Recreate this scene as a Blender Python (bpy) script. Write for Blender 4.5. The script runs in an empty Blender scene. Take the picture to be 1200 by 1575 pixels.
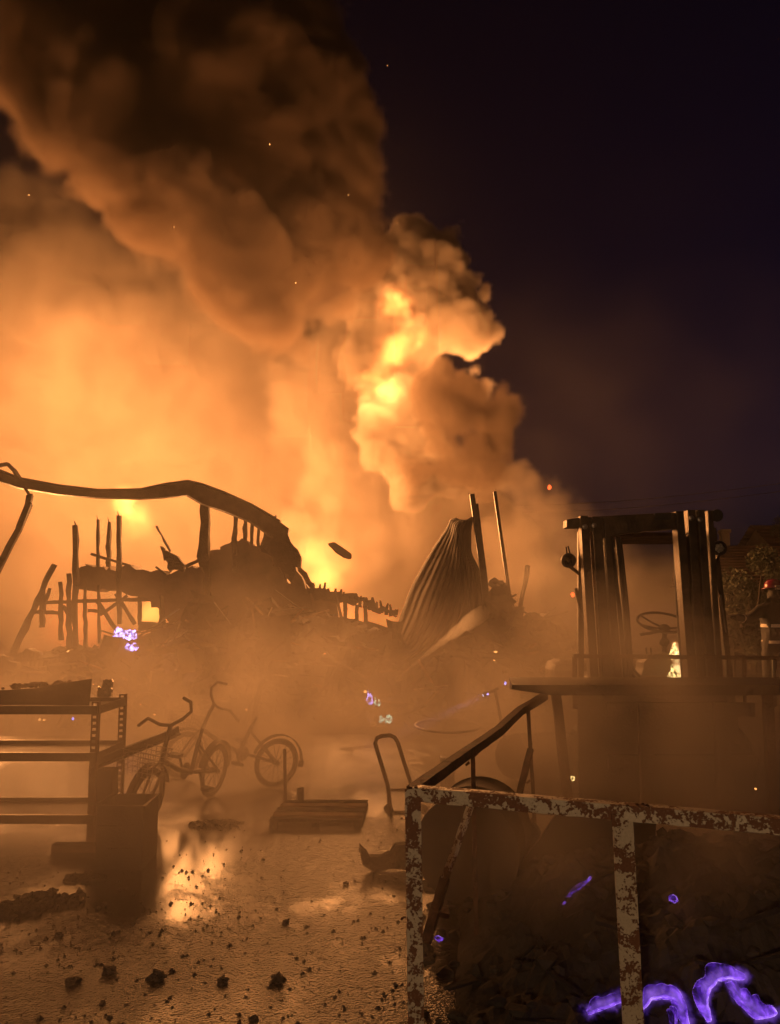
import bpy, bmesh, math, random
import numpy as np
from mathutils import Vector, Matrix, Euler, noise as mnoise

random.seed(7)
rad = math.radians
SC = bpy.context.scene
COL = SC.collection

# ------------------------------------------------------------------ camera, world, lights, exposure
F_PX, CX, CY = 1213.0, 600.0, 787.5
PITCH = rad(6.47)
EYE = Vector((0.0, 0.0, 1.6))
cam_data = bpy.data.cameras.new('camera')
cam = bpy.data.objects.new('camera', cam_data)
COL.objects.link(cam)
cam.location = EYE
cam.rotation_euler = (rad(90) + PITCH, 0, 0)
cam_data.sensor_fit = 'VERTICAL'
cam_data.sensor_height = 36.0
cam_data.lens = 36.0 * F_PX / 1575.0
cam_data.clip_start = 0.05
cam_data.clip_end = 2000
SC.camera = cam

world = bpy.data.worlds.new('World')
SC.world = world
world.use_nodes = True
wn = world.node_tree
for n in list(wn.nodes):
    wn.nodes.remove(n)
w_out = wn.nodes.new('ShaderNodeOutputWorld')
w_bg = wn.nodes.new('ShaderNodeBackground')
w_sky = wn.nodes.new('ShaderNodeTexSky')
w_sky.sky_type = 'NISHITA'
w_sky.sun_disc = False
w_sky.sun_elevation = rad(-4.0)
w_sky.sun_rotation = rad(60)
w_sky.ozone_density = 5.0
w_bg.inputs['Strength'].default_value = SKY_STRENGTH = 0.09
wn.links.new(w_sky.outputs[0], w_bg.inputs['Color'])
wn.links.new(w_bg.outputs[0], w_out.inputs['Surface'])

FIRE_COL = (1.0, 0.385, 0.11)
def fire_or_added_light(name, loc, power, radius=0.6, color=FIRE_COL):
    """point lamp, mostly firelight; some are added where no flame stands"""
    l = bpy.data.lights.new(name, 'POINT')
    l.energy = power
    l.color = color
    l.shadow_soft_size = radius
    o = bpy.data.objects.new(name, l)
    COL.objects.link(o)
    o.location = loc
    return o

def P(px, py, Y):
    """world point that lies Y metres ahead of the camera along the ground axis"""
    vx, vy, vz = px - CX, F_PX, CY - py
    c, s = math.cos(PITCH), math.sin(PITCH)
    dy = vy * c - vz * s
    dz = vy * s + vz * c
    k = Y / dy
    return Vector((vx * k, Y, EYE.z + dz * k))
def G(px, py, z=0.0):
    """point on the ground plane (or at height z)"""
    vx, vy, vz = px - CX, F_PX, CY - py
    c, s = math.cos(PITCH), math.sin(PITCH)
    dy = vy * c - vz * s
    dz = vy * s + vz * c
    k = (z - EYE.z) / dz
    return Vector((vx * k, dy * k, z))

SC.view_settings.view_transform = 'Standard'
SC.view_settings.look = 'None'
SC.view_settings.gamma = 1
SC.view_settings.use_curve_mapping = False
SC.view_settings.exposure = 0.40
SC.cycles.volume_bounces = 3
SC.cycles.max_bounces = 8
SC.cycles.diffuse_bounces = 2
SC.cycles.glossy_bounces = 2
SC.cycles.volume_step_rate = 4.0
SC.cycles.use_adaptive_sampling = True
SC.cycles.adaptive_threshold = 0.04
SC.cycles.adaptive_min_samples = 24
SC.cycles.volume_max_steps = 128
SC.cycles.use_denoising = True
SC.cycles.sample_clamp_indirect = 8.0
YARD_D = 2.0
HAZE_D = 0.0006
# firelight: lamps at flames, plus others added to brighten smoke wall and yard
for px, py, Y, pw, r in ((190, 780, 21.3, 650, 1.2), (30, 860, 21.3, 550, 1.2), (-60, 640, 21.6, 520, 1.2), (110, 600, 21.8, 520, 1.2), (250, 640, 21.3, 420, 1.2), (60, 480, 22.2, 420, 1.2),
                         (380, 720, 20.6, 420, 1.0), (420, 850, 20.5, 380, 1.0), (330, 770, 15.4, 800, .8), (545, 800, 15.0, 900, .8), (700, 820, 14.8, 550, .8), (40, 880, 14.8, 550, .8),
                         (585, 600, 19.8, 230, .8), (632, 470, 19.0, 110, .8), (690, 540, 20.6, 90, .6), (735, 580, 22.2, 260, .5), (240, 945, 14.4, 60, .3), (712, 965, 13.4, 40, .3)):
    fire_or_added_light('fire_or_added_glow', P(px, py, Y), pw, r)
# floodlight of the fire engine parked behind the viewer: it shows in the lamp lens, the chain bolts and the firefighter's stripes
fire_or_added_light('engine_floodlight', (-2.0, -5.0, 2.6), 400, 0.15, (1.0, 0.60, 0.30))
# ------------------------------------------------------------------ materials
def mat(name, color, rough=0.7, metal=0.0, bump=0.0, bscale=30.0, var=0.35, vscale=6.0, color2=None, spec=0.5, detail=6):
    m = bpy.data.materials.new(name); m.use_nodes = True
    nt = m.node_tree; N, L = nt.nodes, nt.links
    b = N['Principled BSDF']
    b.inputs['Metallic'].default_value = metal
    b.inputs['Specular IOR Level'].default_value = spec
    tc = N.new('ShaderNodeTexCoord')
    nz = N.new('ShaderNodeTexNoise'); nz.inputs['Scale'].default_value = vscale; nz.inputs['Detail'].default_value = detail
    L.new(tc.outputs['Object'], nz.inputs['Vector'])
    mx = N.new('ShaderNodeMix'); mx.data_type = 'RGBA'
    c2 = color2 or tuple(max(0, c * (1 - var)) for c in color)
    mx.inputs['A'].default_value = (*c2, 1); mx.inputs['B'].default_value = (*color, 1)
    rp = N.new('ShaderNodeMapRange'); rp.inputs[1].default_value = .35; rp.inputs[2].default_value = .65
    L.new(nz.outputs[0], rp.inputs[0]); L.new(rp.outputs[0], mx.inputs['Factor'])
    L.new(mx.outputs['Result'], b.inputs['Base Color'])
    rr = N.new('ShaderNodeMapRange'); rr.inputs[3].default_value = max(.03, rough - .15); rr.inputs[4].default_value = min(1, rough + .15)
    L.new(nz.outputs[0], rr.inputs[0]); L.new(rr.outputs[0], b.inputs['Roughness'])
    if bump:
        n2 = N.new('ShaderNodeTexNoise'); n2.inputs['Scale'].default_value = bscale; n2.inputs['Detail'].default_value = 8
        L.new(tc.outputs['Object'], n2.inputs['Vector'])
        bp = N.new('ShaderNodeBump'); bp.inputs['Strength'].default_value = bump; bp.inputs['Distance'].default_value = 0.02
        L.new(n2.outputs[0], bp.inputs['Height']); L.new(bp.outputs[0], b.inputs['Normal'])
    return m
def emit(name, color, strength, vary=True, scale=25.0):
    m = bpy.data.materials.new(name); m.use_nodes = True
    nt = m.node_tree; N, L = nt.nodes, nt.links; N.clear()
    o = N.new('ShaderNodeOutputMaterial'); e = N.new('ShaderNodeEmission')
    e.inputs['Color'].default_value = (*color, 1)
    if vary:
        tc = N.new('ShaderNodeTexCoord'); nz = N.new('ShaderNodeTexNoise'); nz.inputs['Scale'].default_value = scale; nz.inputs['Detail'].default_value = 5
        L.new(tc.outputs['Object'], nz.inputs['Vector'])
        r = N.new('ShaderNodeMapRange'); r.inputs[1].default_value = .4; r.inputs[2].default_value = .68; r.inputs[3].default_value = .02 * strength; r.inputs[4].default_value = strength * 1.6
        L.new(nz.outputs[0], r.inputs[0]); L.new(r.outputs[0], e.inputs['Strength'])
    else:
        e.inputs['Strength'].default_value = strength
    L.new(e.outputs[0], o.inputs['Surface'])
    return m
def peeling_paint(name):
    m = bpy.data.materials.new(name); m.use_nodes = True
    nt = m.node_tree; N, L = nt.nodes, nt.links
    b = N['Principled BSDF']
    tc = N.new('ShaderNodeTexCoord')
    a = N.new('ShaderNodeTexNoise'); a.inputs['Scale'].default_value = 16; a.inputs['Detail'].default_value = 9; a.inputs['Roughness'].default_value = .62; a.inputs['Distortion'].default_value = .6
    f = N.new('ShaderNodeTexNoise'); f.inputs['Scale'].default_value = 110; f.inputs['Detail'].default_value = 4
    L.new(tc.outputs['Object'], a.inputs['Vector']); L.new(tc.outputs['Object'], f.inputs['Vector'])
    ad = N.new('ShaderNodeMath'); ad.operation = 'MULTIPLY_ADD'; ad.inputs[1].default_value = .42
    L.new(f.outputs[0], ad.inputs[0]); L.new(a.outputs[0], ad.inputs[2])
    r = N.new('ShaderNodeMapRange'); r.inputs[1].default_value = .685; r.inputs[2].default_value = .72
    L.new(ad.outputs[0], r.inputs[0])
    rust = N.new('ShaderNodeMix'); rust.data_type = 'RGBA'
    rust.inputs['A'].default_value = (.09, .035, .018, 1); rust.inputs['B'].default_value = (.24, .11, .055, 1)
    L.new(f.outputs[0], rust.inputs['Factor'])
    pt = N.new('ShaderNodeMix'); pt.data_type = 'RGBA'
    pt.inputs['A'].default_value = (.40, .32, .23, 1); pt.inputs['B'].default_value = (.66, .58, .46, 1)
    L.new(f.outputs[0], pt.inputs['Factor'])
    mx = N.new('ShaderNodeMix'); mx.data_type = 'RGBA'
    L.new(r.outputs[0], mx.inputs['Factor']); L.new(rust.outputs['Result'], mx.inputs['A']); L.new(pt.outputs['Result'], mx.inputs['B'])
    L.new(mx.outputs['Result'], b.inputs['Base Color'])
    rr = N.new('ShaderNodeMapRange'); rr.inputs[3].default_value = .75; rr.inputs[4].default_value = .42
    L.new(r.outputs[0], rr.inputs[0]); L.new(rr.outputs[0], b.inputs['Roughness'])
    h = N.new('ShaderNodeMath'); h.operation = 'MULTIPLY_ADD'; h.inputs[1].default_value = .5
    L.new(f.outputs[0], h.inputs[0]); L.new(r.outputs[0], h.inputs[2])
    bp = N.new('ShaderNodeBump'); bp.inputs['Strength'].default_value = .8; bp.inputs['Distance'].default_value = .0018
    L.new(h.outputs[0], bp.inputs['Height']); L.new(bp.outputs[0], b.inputs['Normal'])
    return m
def _pud(px, py, rx, ry, amt):
    q = G(px, py); return (q.x, q.y - 385.0, rx, ry, amt)   # the ground object's own origin lies 385 m out
PUDDLES = [_pud(232, 1330, .45, .45, .12), _pud(285, 1372, .55, .38, .11), _pud(205, 1410, .5, .22, .09), _pud(345, 1300, .3, .5, .09), _pud(400, 1400, .5, .25, .06), _pud(60, 1220, 1.3, 1.0, -.2), _pud(560, 1290, .6, .9, -.16), _pud(580, 1560, .35, .4, -.2), _pud(560, 1430, .6, .35, -.08),
           _pud(240, 1290, .3, .25, .1), _pud(40, 1400, .5, .3, -.1), _pud(480, 1200, 1.0, 1.2, -.1), _pud(100, 1480, .35, .2, .06)]
def wet_asphalt():
    m = bpy.data.materials.new('wet_asphalt'); m.use_nodes = True
    nt = m.node_tree; N, L = nt.nodes, nt.links
    b = N['Principled BSDF']
    tc = N.new('ShaderNodeTexCoord')
    pud = N.new('ShaderNodeTexNoise'); pud.inputs['Scale'].default_value = .85; pud.inputs['Detail'].default_value = 9; pud.inputs['Roughness'].default_value = .66; pud.inputs['Distortion'].default_value = .5
    mp = N.new('ShaderNodeMapping'); mp.inputs['Location'].default_value = (2.35, .45, 0); mp.inputs['Scale'].default_value = (1.15, .8, 1)
    L.new(tc.outputs['Object'], mp.inputs[0]); L.new(mp.outputs[0], pud.inputs['Vector'])
    wet = N.new('ShaderNodeMapRange'); wet.inputs[1].default_value = .46; wet.inputs[2].default_value = .58     # 1 = standing water
    # named puddles and dry spots, metres on the ground
    acc = pud.outputs[0]
    sep = N.new('ShaderNodeSeparateXYZ'); L.new(tc.outputs['Object'], sep.inputs[0])
    for (gx, gy, rx, ry, amt) in PUDDLES:
        vd = N.new('ShaderNodeVectorMath'); vd.operation = 'SUBTRACT'; L.new(tc.outputs['Object'], vd.inputs[0]); vd.inputs[1].default_value = (gx, gy, 0)
        vs_ = N.new('ShaderNodeVectorMath'); vs_.operation = 'MULTIPLY'; L.new(vd.outputs[0], vs_.inputs[0]); vs_.inputs[1].default_value = (1 / rx, 1 / ry, 0)
        vl = N.new('ShaderNodeVectorMath'); vl.operation = 'LENGTH'; L.new(vs_.outputs[0], vl.inputs[0])
        r_ = N.new('ShaderNodeMapRange'); r_.interpolation_type = 'SMOOTHSTEP'; r_.inputs[1].default_value = .2; r_.inputs[2].default_value = 1.2; r_.inputs[3].default_value = amt; r_.inputs[4].default_value = 0
        L.new(vl.outputs['Value'], r_.inputs[0])
        a_ = N.new('ShaderNodeMath'); a_.operation = 'ADD'; L.new(acc, a_.inputs[0]); L.new(r_.outputs[0], a_.inputs[1]); acc = a_.outputs[0]
    L.new(acc, wet.inputs[0])
    vo = N.new('ShaderNodeTexVoronoi'); vo.inputs['Scale'].default_value = 75; vo.inputs['Randomness'].default_value = 1
    vo2 = N.new('ShaderNodeTexNoise'); vo2.inputs['Scale'].default_value = 24; vo2.inputs['Detail'].default_value = 6; vo2.inputs['Roughness'].default_value = .7
    L.new(tc.outputs['Object'], vo.inputs['Vector']); L.new(tc.outputs['Object'], vo2.inputs['Vector'])
    h = N.new('ShaderNodeMath'); h.operation = 'MULTIPLY_ADD'; h.inputs[1].default_value = -.45
    L.new(vo.outputs['Distance'], h.inputs[0]); L.new(vo2.outputs[0], h.inputs[2])
    dry = N.new('ShaderNodeMath'); dry.operation = 'SUBTRACT'; dry.inputs[0].default_value = 1.0
    L.new(wet.outputs[0], dry.inputs[1])
    hh = N.new('ShaderNodeMath'); hh.operation = 'MULTIPLY'
    L.new(h.outputs[0], hh.inputs[0]); L.new(dry.outputs[0], hh.inputs[1])
    rip = N.new('ShaderNodeTexNoise'); rip.inputs['Scale'].default_value = 3.2; rip.inputs['Detail'].default_value = 4
    L.new(tc.outputs['Object'], rip.inputs['Vector'])
    h3 = N.new('ShaderNodeMath'); h3.operation = 'MULTIPLY_ADD'; h3.inputs[1].default_value = .22
    L.new(rip.outputs[0], h3.inputs[0]); L.new(hh.outputs[0], h3.inputs[2])
    bp = N.new('ShaderNodeBump'); bp.inputs['Strength'].default_value = 1; bp.inputs['Distance'].default_value = .007
    L.new(h3.outputs[0], bp.inputs['Height']); L.new(bp.outputs[0], b.inputs['Normal'])
    rr = N.new('ShaderNodeMapRange'); rr.inputs[3].default_value = .22; rr.inputs[4].default_value = .19
    L.new(wet.outputs[0], rr.inputs[0]); L.new(rr.outputs[0], b.inputs['Roughness'])
    cc = N.new('ShaderNodeMix'); cc.data_type = 'RGBA'
    cc.inputs['A'].default_value = (.022, .018, .015, 1); cc.inputs['B'].default_value = (.085, .07, .055, 1)
    L.new(vo2.outputs[0], cc.inputs['Factor']); L.new(cc.outputs['Result'], b.inputs['Base Color'])
    b.inputs['Specular IOR Level'].default_value = .6
    return m

M_PAINT = peeling_paint('peeling_cream_paint')
M_RUST = mat('rusted_steel', (.13, .055, .03), .75, .3, .6, 60, color2=(.035, .018, .012), vscale=14)
M_STEEL = mat('sooty_steel', (.06, .048, .04), .5, .6, .3, 40, var=.6, vscale=8)
M_BRIGHT = mat('bare_steel', (.32, .28, .24), .35, .8, .2, 50, var=.5, vscale=10)
M_CHAR = mat('charred_wood', (.035, .026, .02), .85, 0, .9, 35, var=.6, vscale=9)
M_WOOD = mat('scorched_wood', (.30, .19, .10), .8, 0, .7, 30, color2=(.06, .035, .02), vscale=5)
M_ASH = mat('ash_rubble', (.07, .055, .042), .9, 0, 1.0, 14, color2=(.02, .016, .013), vscale=2.5)
M_SHEET = mat('scorched_corrugated_steel', (.05, .036, .027), .85, .15, .5, 9, color2=(.035, .024, .018), vscale=2)
M_RUBBER = mat('burnt_rubber', (.025, .022, .02), .7, 0, .3, 60)
M_MAST = mat('mast_steel', (.10, .065, .04), .5, .5, .3, 45, color2=(.03, .02, .014), vscale=7)
M_BODY = mat('forklift_body_paint', (.12, .07, .025), .55, 0, .3, 30, color2=(.02, .015, .012), vscale=3)
M_PLASTER = mat('scorched_render', (.16, .11, .075), .85, 0, .5, 12, color2=(.05, .035, .025), vscale=2)
M_ROOF = mat('brown_roof_tiles', (.16, .09, .06), .8, 0, .6, 8, var=.3, vscale=3)
M_WALLW = mat('pale_house_wall', (.35, .30, .24), .8, 0, .2, 10, vscale=2, var=.2)
M_LEAF = mat('dusty_leaf', (.075, .085, .05), .6, 0, 0, color2=(.03, .036, .022), vscale=1.5)
M_BARK = mat('bark', (.06, .045, .03), .9, 0, .8, 20)
M_COAT = mat('turnout_coat', (.025, .022, .022), .75, 0, .3, 50)
M_TAPE = mat('reflective_tape', (.9, .8, .65), .4, .0, .1, 50, var=.1)
M_HELMET = mat('red_helmet', (.20, .012, .04), .25, 0, .05, 20, var=.2)
M_SKIN = mat('skin', (.42, .24, .16), .55, 0, .1, 60, var=.15)
M_GLASS = mat('lamp_lens', (.95, .85, .7), .42, .9, 1.0, 70, var=.5, vscale=60)
M_FOIL = mat('crumpled_foil', (.75, .68, .58), .25, .7, .6, 20, var=.2)
M_STONE = mat('cinder', (.075, .058, .045), .75, 0, 1.0, 40, var=.5, vscale=20)
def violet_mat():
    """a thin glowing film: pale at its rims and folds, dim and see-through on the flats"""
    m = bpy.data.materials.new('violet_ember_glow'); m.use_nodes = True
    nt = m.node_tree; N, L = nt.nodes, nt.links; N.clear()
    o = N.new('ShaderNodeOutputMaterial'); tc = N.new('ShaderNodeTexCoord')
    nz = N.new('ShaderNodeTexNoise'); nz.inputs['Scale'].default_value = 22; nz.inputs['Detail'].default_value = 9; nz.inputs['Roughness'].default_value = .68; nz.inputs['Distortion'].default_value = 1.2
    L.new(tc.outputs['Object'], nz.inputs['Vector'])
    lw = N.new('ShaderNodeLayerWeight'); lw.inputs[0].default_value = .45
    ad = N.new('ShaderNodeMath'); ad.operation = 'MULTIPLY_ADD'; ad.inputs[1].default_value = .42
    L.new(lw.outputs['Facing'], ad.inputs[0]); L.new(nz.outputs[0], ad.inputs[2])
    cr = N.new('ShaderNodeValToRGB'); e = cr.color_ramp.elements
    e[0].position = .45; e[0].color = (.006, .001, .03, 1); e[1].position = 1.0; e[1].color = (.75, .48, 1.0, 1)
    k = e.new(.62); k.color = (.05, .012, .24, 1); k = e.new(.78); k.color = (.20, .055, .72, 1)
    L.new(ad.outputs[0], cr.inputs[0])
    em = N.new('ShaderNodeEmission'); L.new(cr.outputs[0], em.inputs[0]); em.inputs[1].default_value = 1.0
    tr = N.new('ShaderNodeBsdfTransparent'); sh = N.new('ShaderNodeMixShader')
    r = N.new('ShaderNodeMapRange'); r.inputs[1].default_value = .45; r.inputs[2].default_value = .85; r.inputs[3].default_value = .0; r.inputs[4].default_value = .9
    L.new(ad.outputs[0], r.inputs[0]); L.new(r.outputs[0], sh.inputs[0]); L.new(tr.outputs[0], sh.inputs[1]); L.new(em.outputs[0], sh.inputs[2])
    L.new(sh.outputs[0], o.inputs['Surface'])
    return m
M_VIOLET = violet_mat()
M_BLUE = emit('blue_violet_flame_and_glint', (.42, .35, 1.0), 3.0, True, 18)
M_WHITE = emit('white_hot_flame', (1.0, .66, .22), 2.6, True, 34)
M_RED = emit('red_spark', (1.0, .10, .02), 2.2, False)
M_SPARK = emit('orange_spark', (1.0, .40, .10), 2.2, False)

# ------------------------------------------------------------------ mesh helpers
def root_of(o):
    while o.parent is not None: o = o.parent
    return o
class MB:
    def __init__(s): s.v = []; s.f = []
    def add(s, vs, fs):
        n = len(s.v); s.v += [Vector(v) for v in vs]; s.f += [tuple(i + n for i in f) for f in fs]; return s
    def box(s, lo, hi):
        x0, y0, z0 = lo; x1, y1, z1 = hi
        return s.add([(x0, y0, z0), (x1, y0, z0), (x1, y1, z0), (x0, y1, z0), (x0, y0, z1), (x1, y0, z1), (x1, y1, z1), (x0, y1, z1)],
                     [(0, 3, 2, 1), (4, 5, 6, 7), (0, 1, 5, 4), (1, 2, 6, 5), (2, 3, 7, 6), (3, 0, 4, 7)])
    def bar(s, p0, p1, w, h=None, up=(0, 0, 1), n=1, jit=0.0, taper=1.0, prof=None):
        """rectangular bar (or open profile) from p0 to p1; jit makes it burnt and ragged"""
        p0, p1 = Vector(p0), Vector(p1); h = h or w
        d = (p1 - p0).normalized(); u = Vector(up)
        if abs(d.dot(u)) > .98: u = Vector((0, 1, 0))
        a = d.cross(u).normalized(); b = a.cross(d).normalized()
        pr = prof or [(-.5, -.5), (.5, -.5), (.5, .5), (-.5, .5)]
        k = len(pr); vs = []; fs = []
        for i in range(n + 1):
            t = i / n; sc = 1 + (taper - 1) * t
            c = p0.lerp(p1, t)
            if jit: c = c + a * random.gauss(0, jit * w * .35) + b * random.gauss(0, jit * h * .35)
            for (x, y) in pr:
                q = 1 + (random.gauss(0, jit) if jit else 0)
                vs.append(c + a * x * w * sc * q + b * y * h * sc * q)
        for i in range(n):
            for j in range(k):
                fs.append((i * k + j, i * k + (j + 1) % k, (i + 1) * k + (j + 1) % k, (i + 1) * k + j))
        fs.append(tuple(reversed(range(k)))); fs.append(tuple(n * k + j for j in range(k)))
        return s.add(vs, fs)
    def tube(s, pts, r, seg=8, close=False, cap=True, rs=None):
        pts = [Vector(p) for p in pts]; n = len(pts); vs = []; fs = []
        prev = None
        for i, p in enumerate(pts):
            if close: d = pts[(i + 1) % n] - pts[i - 1]
            else: d = pts[min(i + 1, n - 1)] - pts[max(i - 1, 0)]
            d.normalize()
            if prev is None:
                u = Vector((0, 0, 1)) if abs(d.z) < .9 else Vector((0, 1, 0))
                a = d.cross(u).normalized()
            else:
                a = (prev - d * prev.dot(d)).normalized()
            prev = a; b = d.cross(a)
            rr = rs[i] if rs else r
            for j in range(seg):
                t = 2 * math.pi * j / seg
                vs.append(p + a * math.cos(t) * rr + b * math.sin(t) * rr)
        m = n if close else n - 1
        for i in range(m):
            for j in range(seg):
                k = (i + 1) % n
                fs.append((i * seg + j, i * seg + (j + 1) % seg, k * seg + (j + 1) % seg, k * seg + j))
        if cap and not close:
            fs.append(tuple(reversed(range(seg)))); fs.append(tuple((n - 1) * seg + j for j in range(seg)))
        return s.add(vs, fs)
    def lathe(s, prof, c, axis=(0, 0, 1), seg=24):
        """prof = [(radius, along-axis)]"""
        c = Vector(c); ax = Vector(axis).normalized()
        u = Vector((0, 0, 1)) if abs(ax.z) < .9 else Vector((1, 0, 0))
        a = ax.cross(u).normalized(); b = ax.cross(a)
        vs = []; fs = []
        for (r, t) in prof:
            for j in range(seg):
                q = 2 * math.pi * j / seg
                vs.append(c + ax * t + a * math.cos(q) * r + b * math.sin(q) * r)
        for i in range(len(prof) - 1):
            for j in range(seg):
                fs.append((i * seg + j, i * seg + (j + 1) % seg, (i + 1) * seg + (j + 1) % seg, (i + 1) * seg + j))
        fs.append(tuple(reversed(range(seg)))); fs.append(tuple((len(prof) - 1) * seg + j for j in range(seg)))
        return s.add(vs, fs)
    def prism(s, pts, Y, th, Yf=None, jag=0.0, sub=1):
        """outline given in photo pixels at distance Y, built th metres deep; Yf(px) may slant it"""
        q = []
        for i, p in enumerate(pts):
            nx = pts[(i + 1) % len(pts)]
            for j in range(sub):
                t = j / sub
                x, y = p[0] + (nx[0] - p[0]) * t, p[1] + (nx[1] - p[1]) * t
                if jag and j: x += random.gauss(0, jag); y += random.gauss(0, jag)
                q.append((x, y))
        f = [P(x, y, Yf(x) if Yf else Y) for x, y in q]
        n = len(f)
        return s.add(f + [v + Vector((0, th, 0)) for v in f],
                     [tuple(range(n)), tuple(reversed(range(n, 2 * n)))] + [(i, i + n, (i + 1) % n + n, (i + 1) % n) for i in range(n)])
    def build(s, name, material, parent=None, smooth=False, bevel=0.0):
        me = bpy.data.meshes.new(name)
        off = Vector((0, 0, 0))
        if parent is not None: off = root_of(parent).location
        base = Vector((0, 0, 0))
        if parent is None and s.v:
            xs = [v.x for v in s.v]; ys = [v.y for v in s.v]; zs = [v.z for v in s.v]
            base = Vector(((min(xs) + max(xs)) / 2, (min(ys) + max(ys)) / 2, min(zs)))
            off = base
        me.from_pydata([tuple(v - off) for v in s.v], [], s.f)
        me.validate()
        if smooth is not False:
            bm = bmesh.new(); bm.from_mesh(me)
            bmesh.ops.recalc_face_normals(bm, faces=bm.faces)
            for f in bm.faces: f.smooth = True
            for e in bm.edges:
                if len(e.link_faces) == 2 and e.calc_face_angle(0) > rad(42): e.smooth = False
            bm.to_mesh(me); bm.free()
        else:
            bm = bmesh.new(); bm.from_mesh(me); bmesh.ops.recalc_face_normals(bm, faces=bm.faces); bm.to_mesh(me); bm.free()
        me.materials.append(material)
        o = bpy.data.objects.new(name, me); COL.objects.link(o)
        if parent is not None: o.parent = parent
        else: o.location = base
        if bevel:
            b = o.modifiers.new('edge', 'BEVEL'); b.width = bevel; b.segments = 2; b.limit_method = 'ANGLE'
        return o
def tag(o, label, cat=None, group=None, kind=None):
    o['label'] = label
    if cat: o['category'] = cat
    if group: o['group'] = group
    if kind: o['kind'] = kind
    return o
def thing(name, loc, label, cat, group=None):
    o = bpy.data.objects.new(name, None); COL.objects.link(o)
    o.location = Vector(loc); o.empty_display_size = .2
    return tag(o, label, cat, group)
def copy_tree(o, parent=None):
    c = o.copy(); COL.objects.link(c)
    if parent is not None: c.parent = parent
    for ch in [x for x in COL.objects if x.parent == o]: copy_tree(ch, c)
    return c
def clump(mb, c, r, squash=.7, seg=1, jit=.3):
    """a rough lump: jittered icosphere"""
    bm = bmesh.new(); bmesh.ops.create_icosphere(bm, subdivisions=seg, radius=1)
    off = Vector((random.random() * 50, random.random() * 50, 0))
    idx = {v: i for i, v in enumerate(bm.verts)}
    vs = [Vector(c) + Vector((v.co.x, v.co.y, v.co.z * squash)) * r * (1 + jit * 2 * mnoise.noise(v.co * 1.6 + off)) for v in bm.verts]
    fs = [tuple(idx[v] for v in f.verts) for f in bm.faces]
    bm.free(); mb.add(vs, fs)
    return mb

# ================================================================== THE SETTING
def make_ground():
    mb = MB()
    xs = [-400, -120, -40, -20] + [-12 + i * .5 for i in range(49)] + [20, 40, 120, 400]
    ys = [-30, -5, 0, 1] + [2 + i * .35 for i in range(50)] + [24, 40, 100, 800]
    vs = [(x, y, (mnoise.noise(Vector((x * .6, y * .6, 0))) * .018 if abs(x) < 12 and 1 < y < 20 else 0)) for y in ys for x in xs]
    n = len(xs)
    fs = [(j * n + i, j * n + i + 1, (j + 1) * n + i + 1, (j + 1) * n + i) for j in range(len(ys) - 1) for i in range(n - 1)]
    mb.add(vs, fs)
    o = mb.build('ground', wet_asphalt(), smooth=True)
    tag(o, 'wet asphalt yard strewn with cinders and puddles that mirror the fire', kind='structure')
make_ground()

# ---- charred clumps and gravel on the asphalt
g = MB()
rg = random.Random(3)
for i in range(1800):
    px, py = rg.uniform(-40, 640), 1250 + 340 * rg.random() ** .8
    p = G(px, py)
    dn = mnoise.noise(Vector((p.x * 1.3, p.y * 1.3, 3)))
    if dn < rg.uniform(-.45, .25): continue
    r = rg.choice((.003, .004, .005, .007, .011)) * rg.uniform(.7, 1.3)
    a = rg.uniform(0, 6.3); vs = []
    for k in range(4):
        vs.append(p + Vector((math.cos(a + k * 1.57) * r * rg.uniform(.7, 1.3), math.sin(a + k * 1.57) * r * rg.uniform(.7, 1.3), .0)))
    vs.append(p + Vector((0, 0, r * rg.uniform(.7, 1.1)))); 
    g.add(vs, [(0, 1, 4), (1, 2, 4), (2, 3, 4), (3, 0, 4)])
tag(g.build('gravel', M_STONE), 'fine cinders and grit sprinkled over the wet asphalt', kind='stuff')
big = [(242, 1507, .034, 'largest cinder lump on the wet asphalt, lower left of the yard'), (428, 1509, .028, 'round cinder lump alone on the asphalt near the peeling railing'),
       (343, 1512, .022, 'small upright cinder between the two big lumps on the asphalt'), (168, 1496, .03, 'flat wide cinder lump left of the largest one'),
       (112, 1513, .026, 'cinder lump in the puddle at the far lower left'), (440, 1420, .018, 'cinder stuck up from the puddle below the low pallet')]
for px, py, r, lab in big:
    c = clump(MB(), G(px, py) + Vector((0, 0, r * .35)), r, .7, 3, .35).build('cinder', M_STONE)
    tag(c, lab, 'cinder')
for i in range(26):
    px, py = rg.uniform(0, 610), rg.uniform(1300, 1570)
    if 180 < px < 340 and 1340 < py < 1420: continue
    r = rg.choice((.006, .008, .011, .016)) * rg.uniform(.8, 1.2)
    c = clump(MB(), G(px, py) + Vector((0, 0, r * .3)), r, .65, 2, .35).build('cinder', M_STONE)
    tag(c, 'small black cinder lying loose on the wet asphalt yard', 'cinder', 'small cinders scattered on the asphalt')
for px, py, w, h, lab in ((75, 1385, .22, .035, 'flat heap of soaked ash beside the left puddle'), (30, 1400, .2, .03, 'low ash heap at the left edge of the yard'),
                     (330, 1270, .20, .05, 'ash heap at the wheel of the burnt folding bicycle'), (130, 1352, .12, .03, 'thin ash heap in front of the steel box')):
    m_ = MB(); c0 = G(px, py)
    for k in range(60):
        a, q = rg.uniform(0, 6.3), rg.random() ** .6
        clump(m_, c0 + Vector((math.cos(a) * q * w, math.sin(a) * q * w * .7, h * (1 - q) * .5)), rg.uniform(.012, .03), .6, 1, .4)
    tag(m_.build('ash_heap', M_ASH), lab, kind='stuff')

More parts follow.
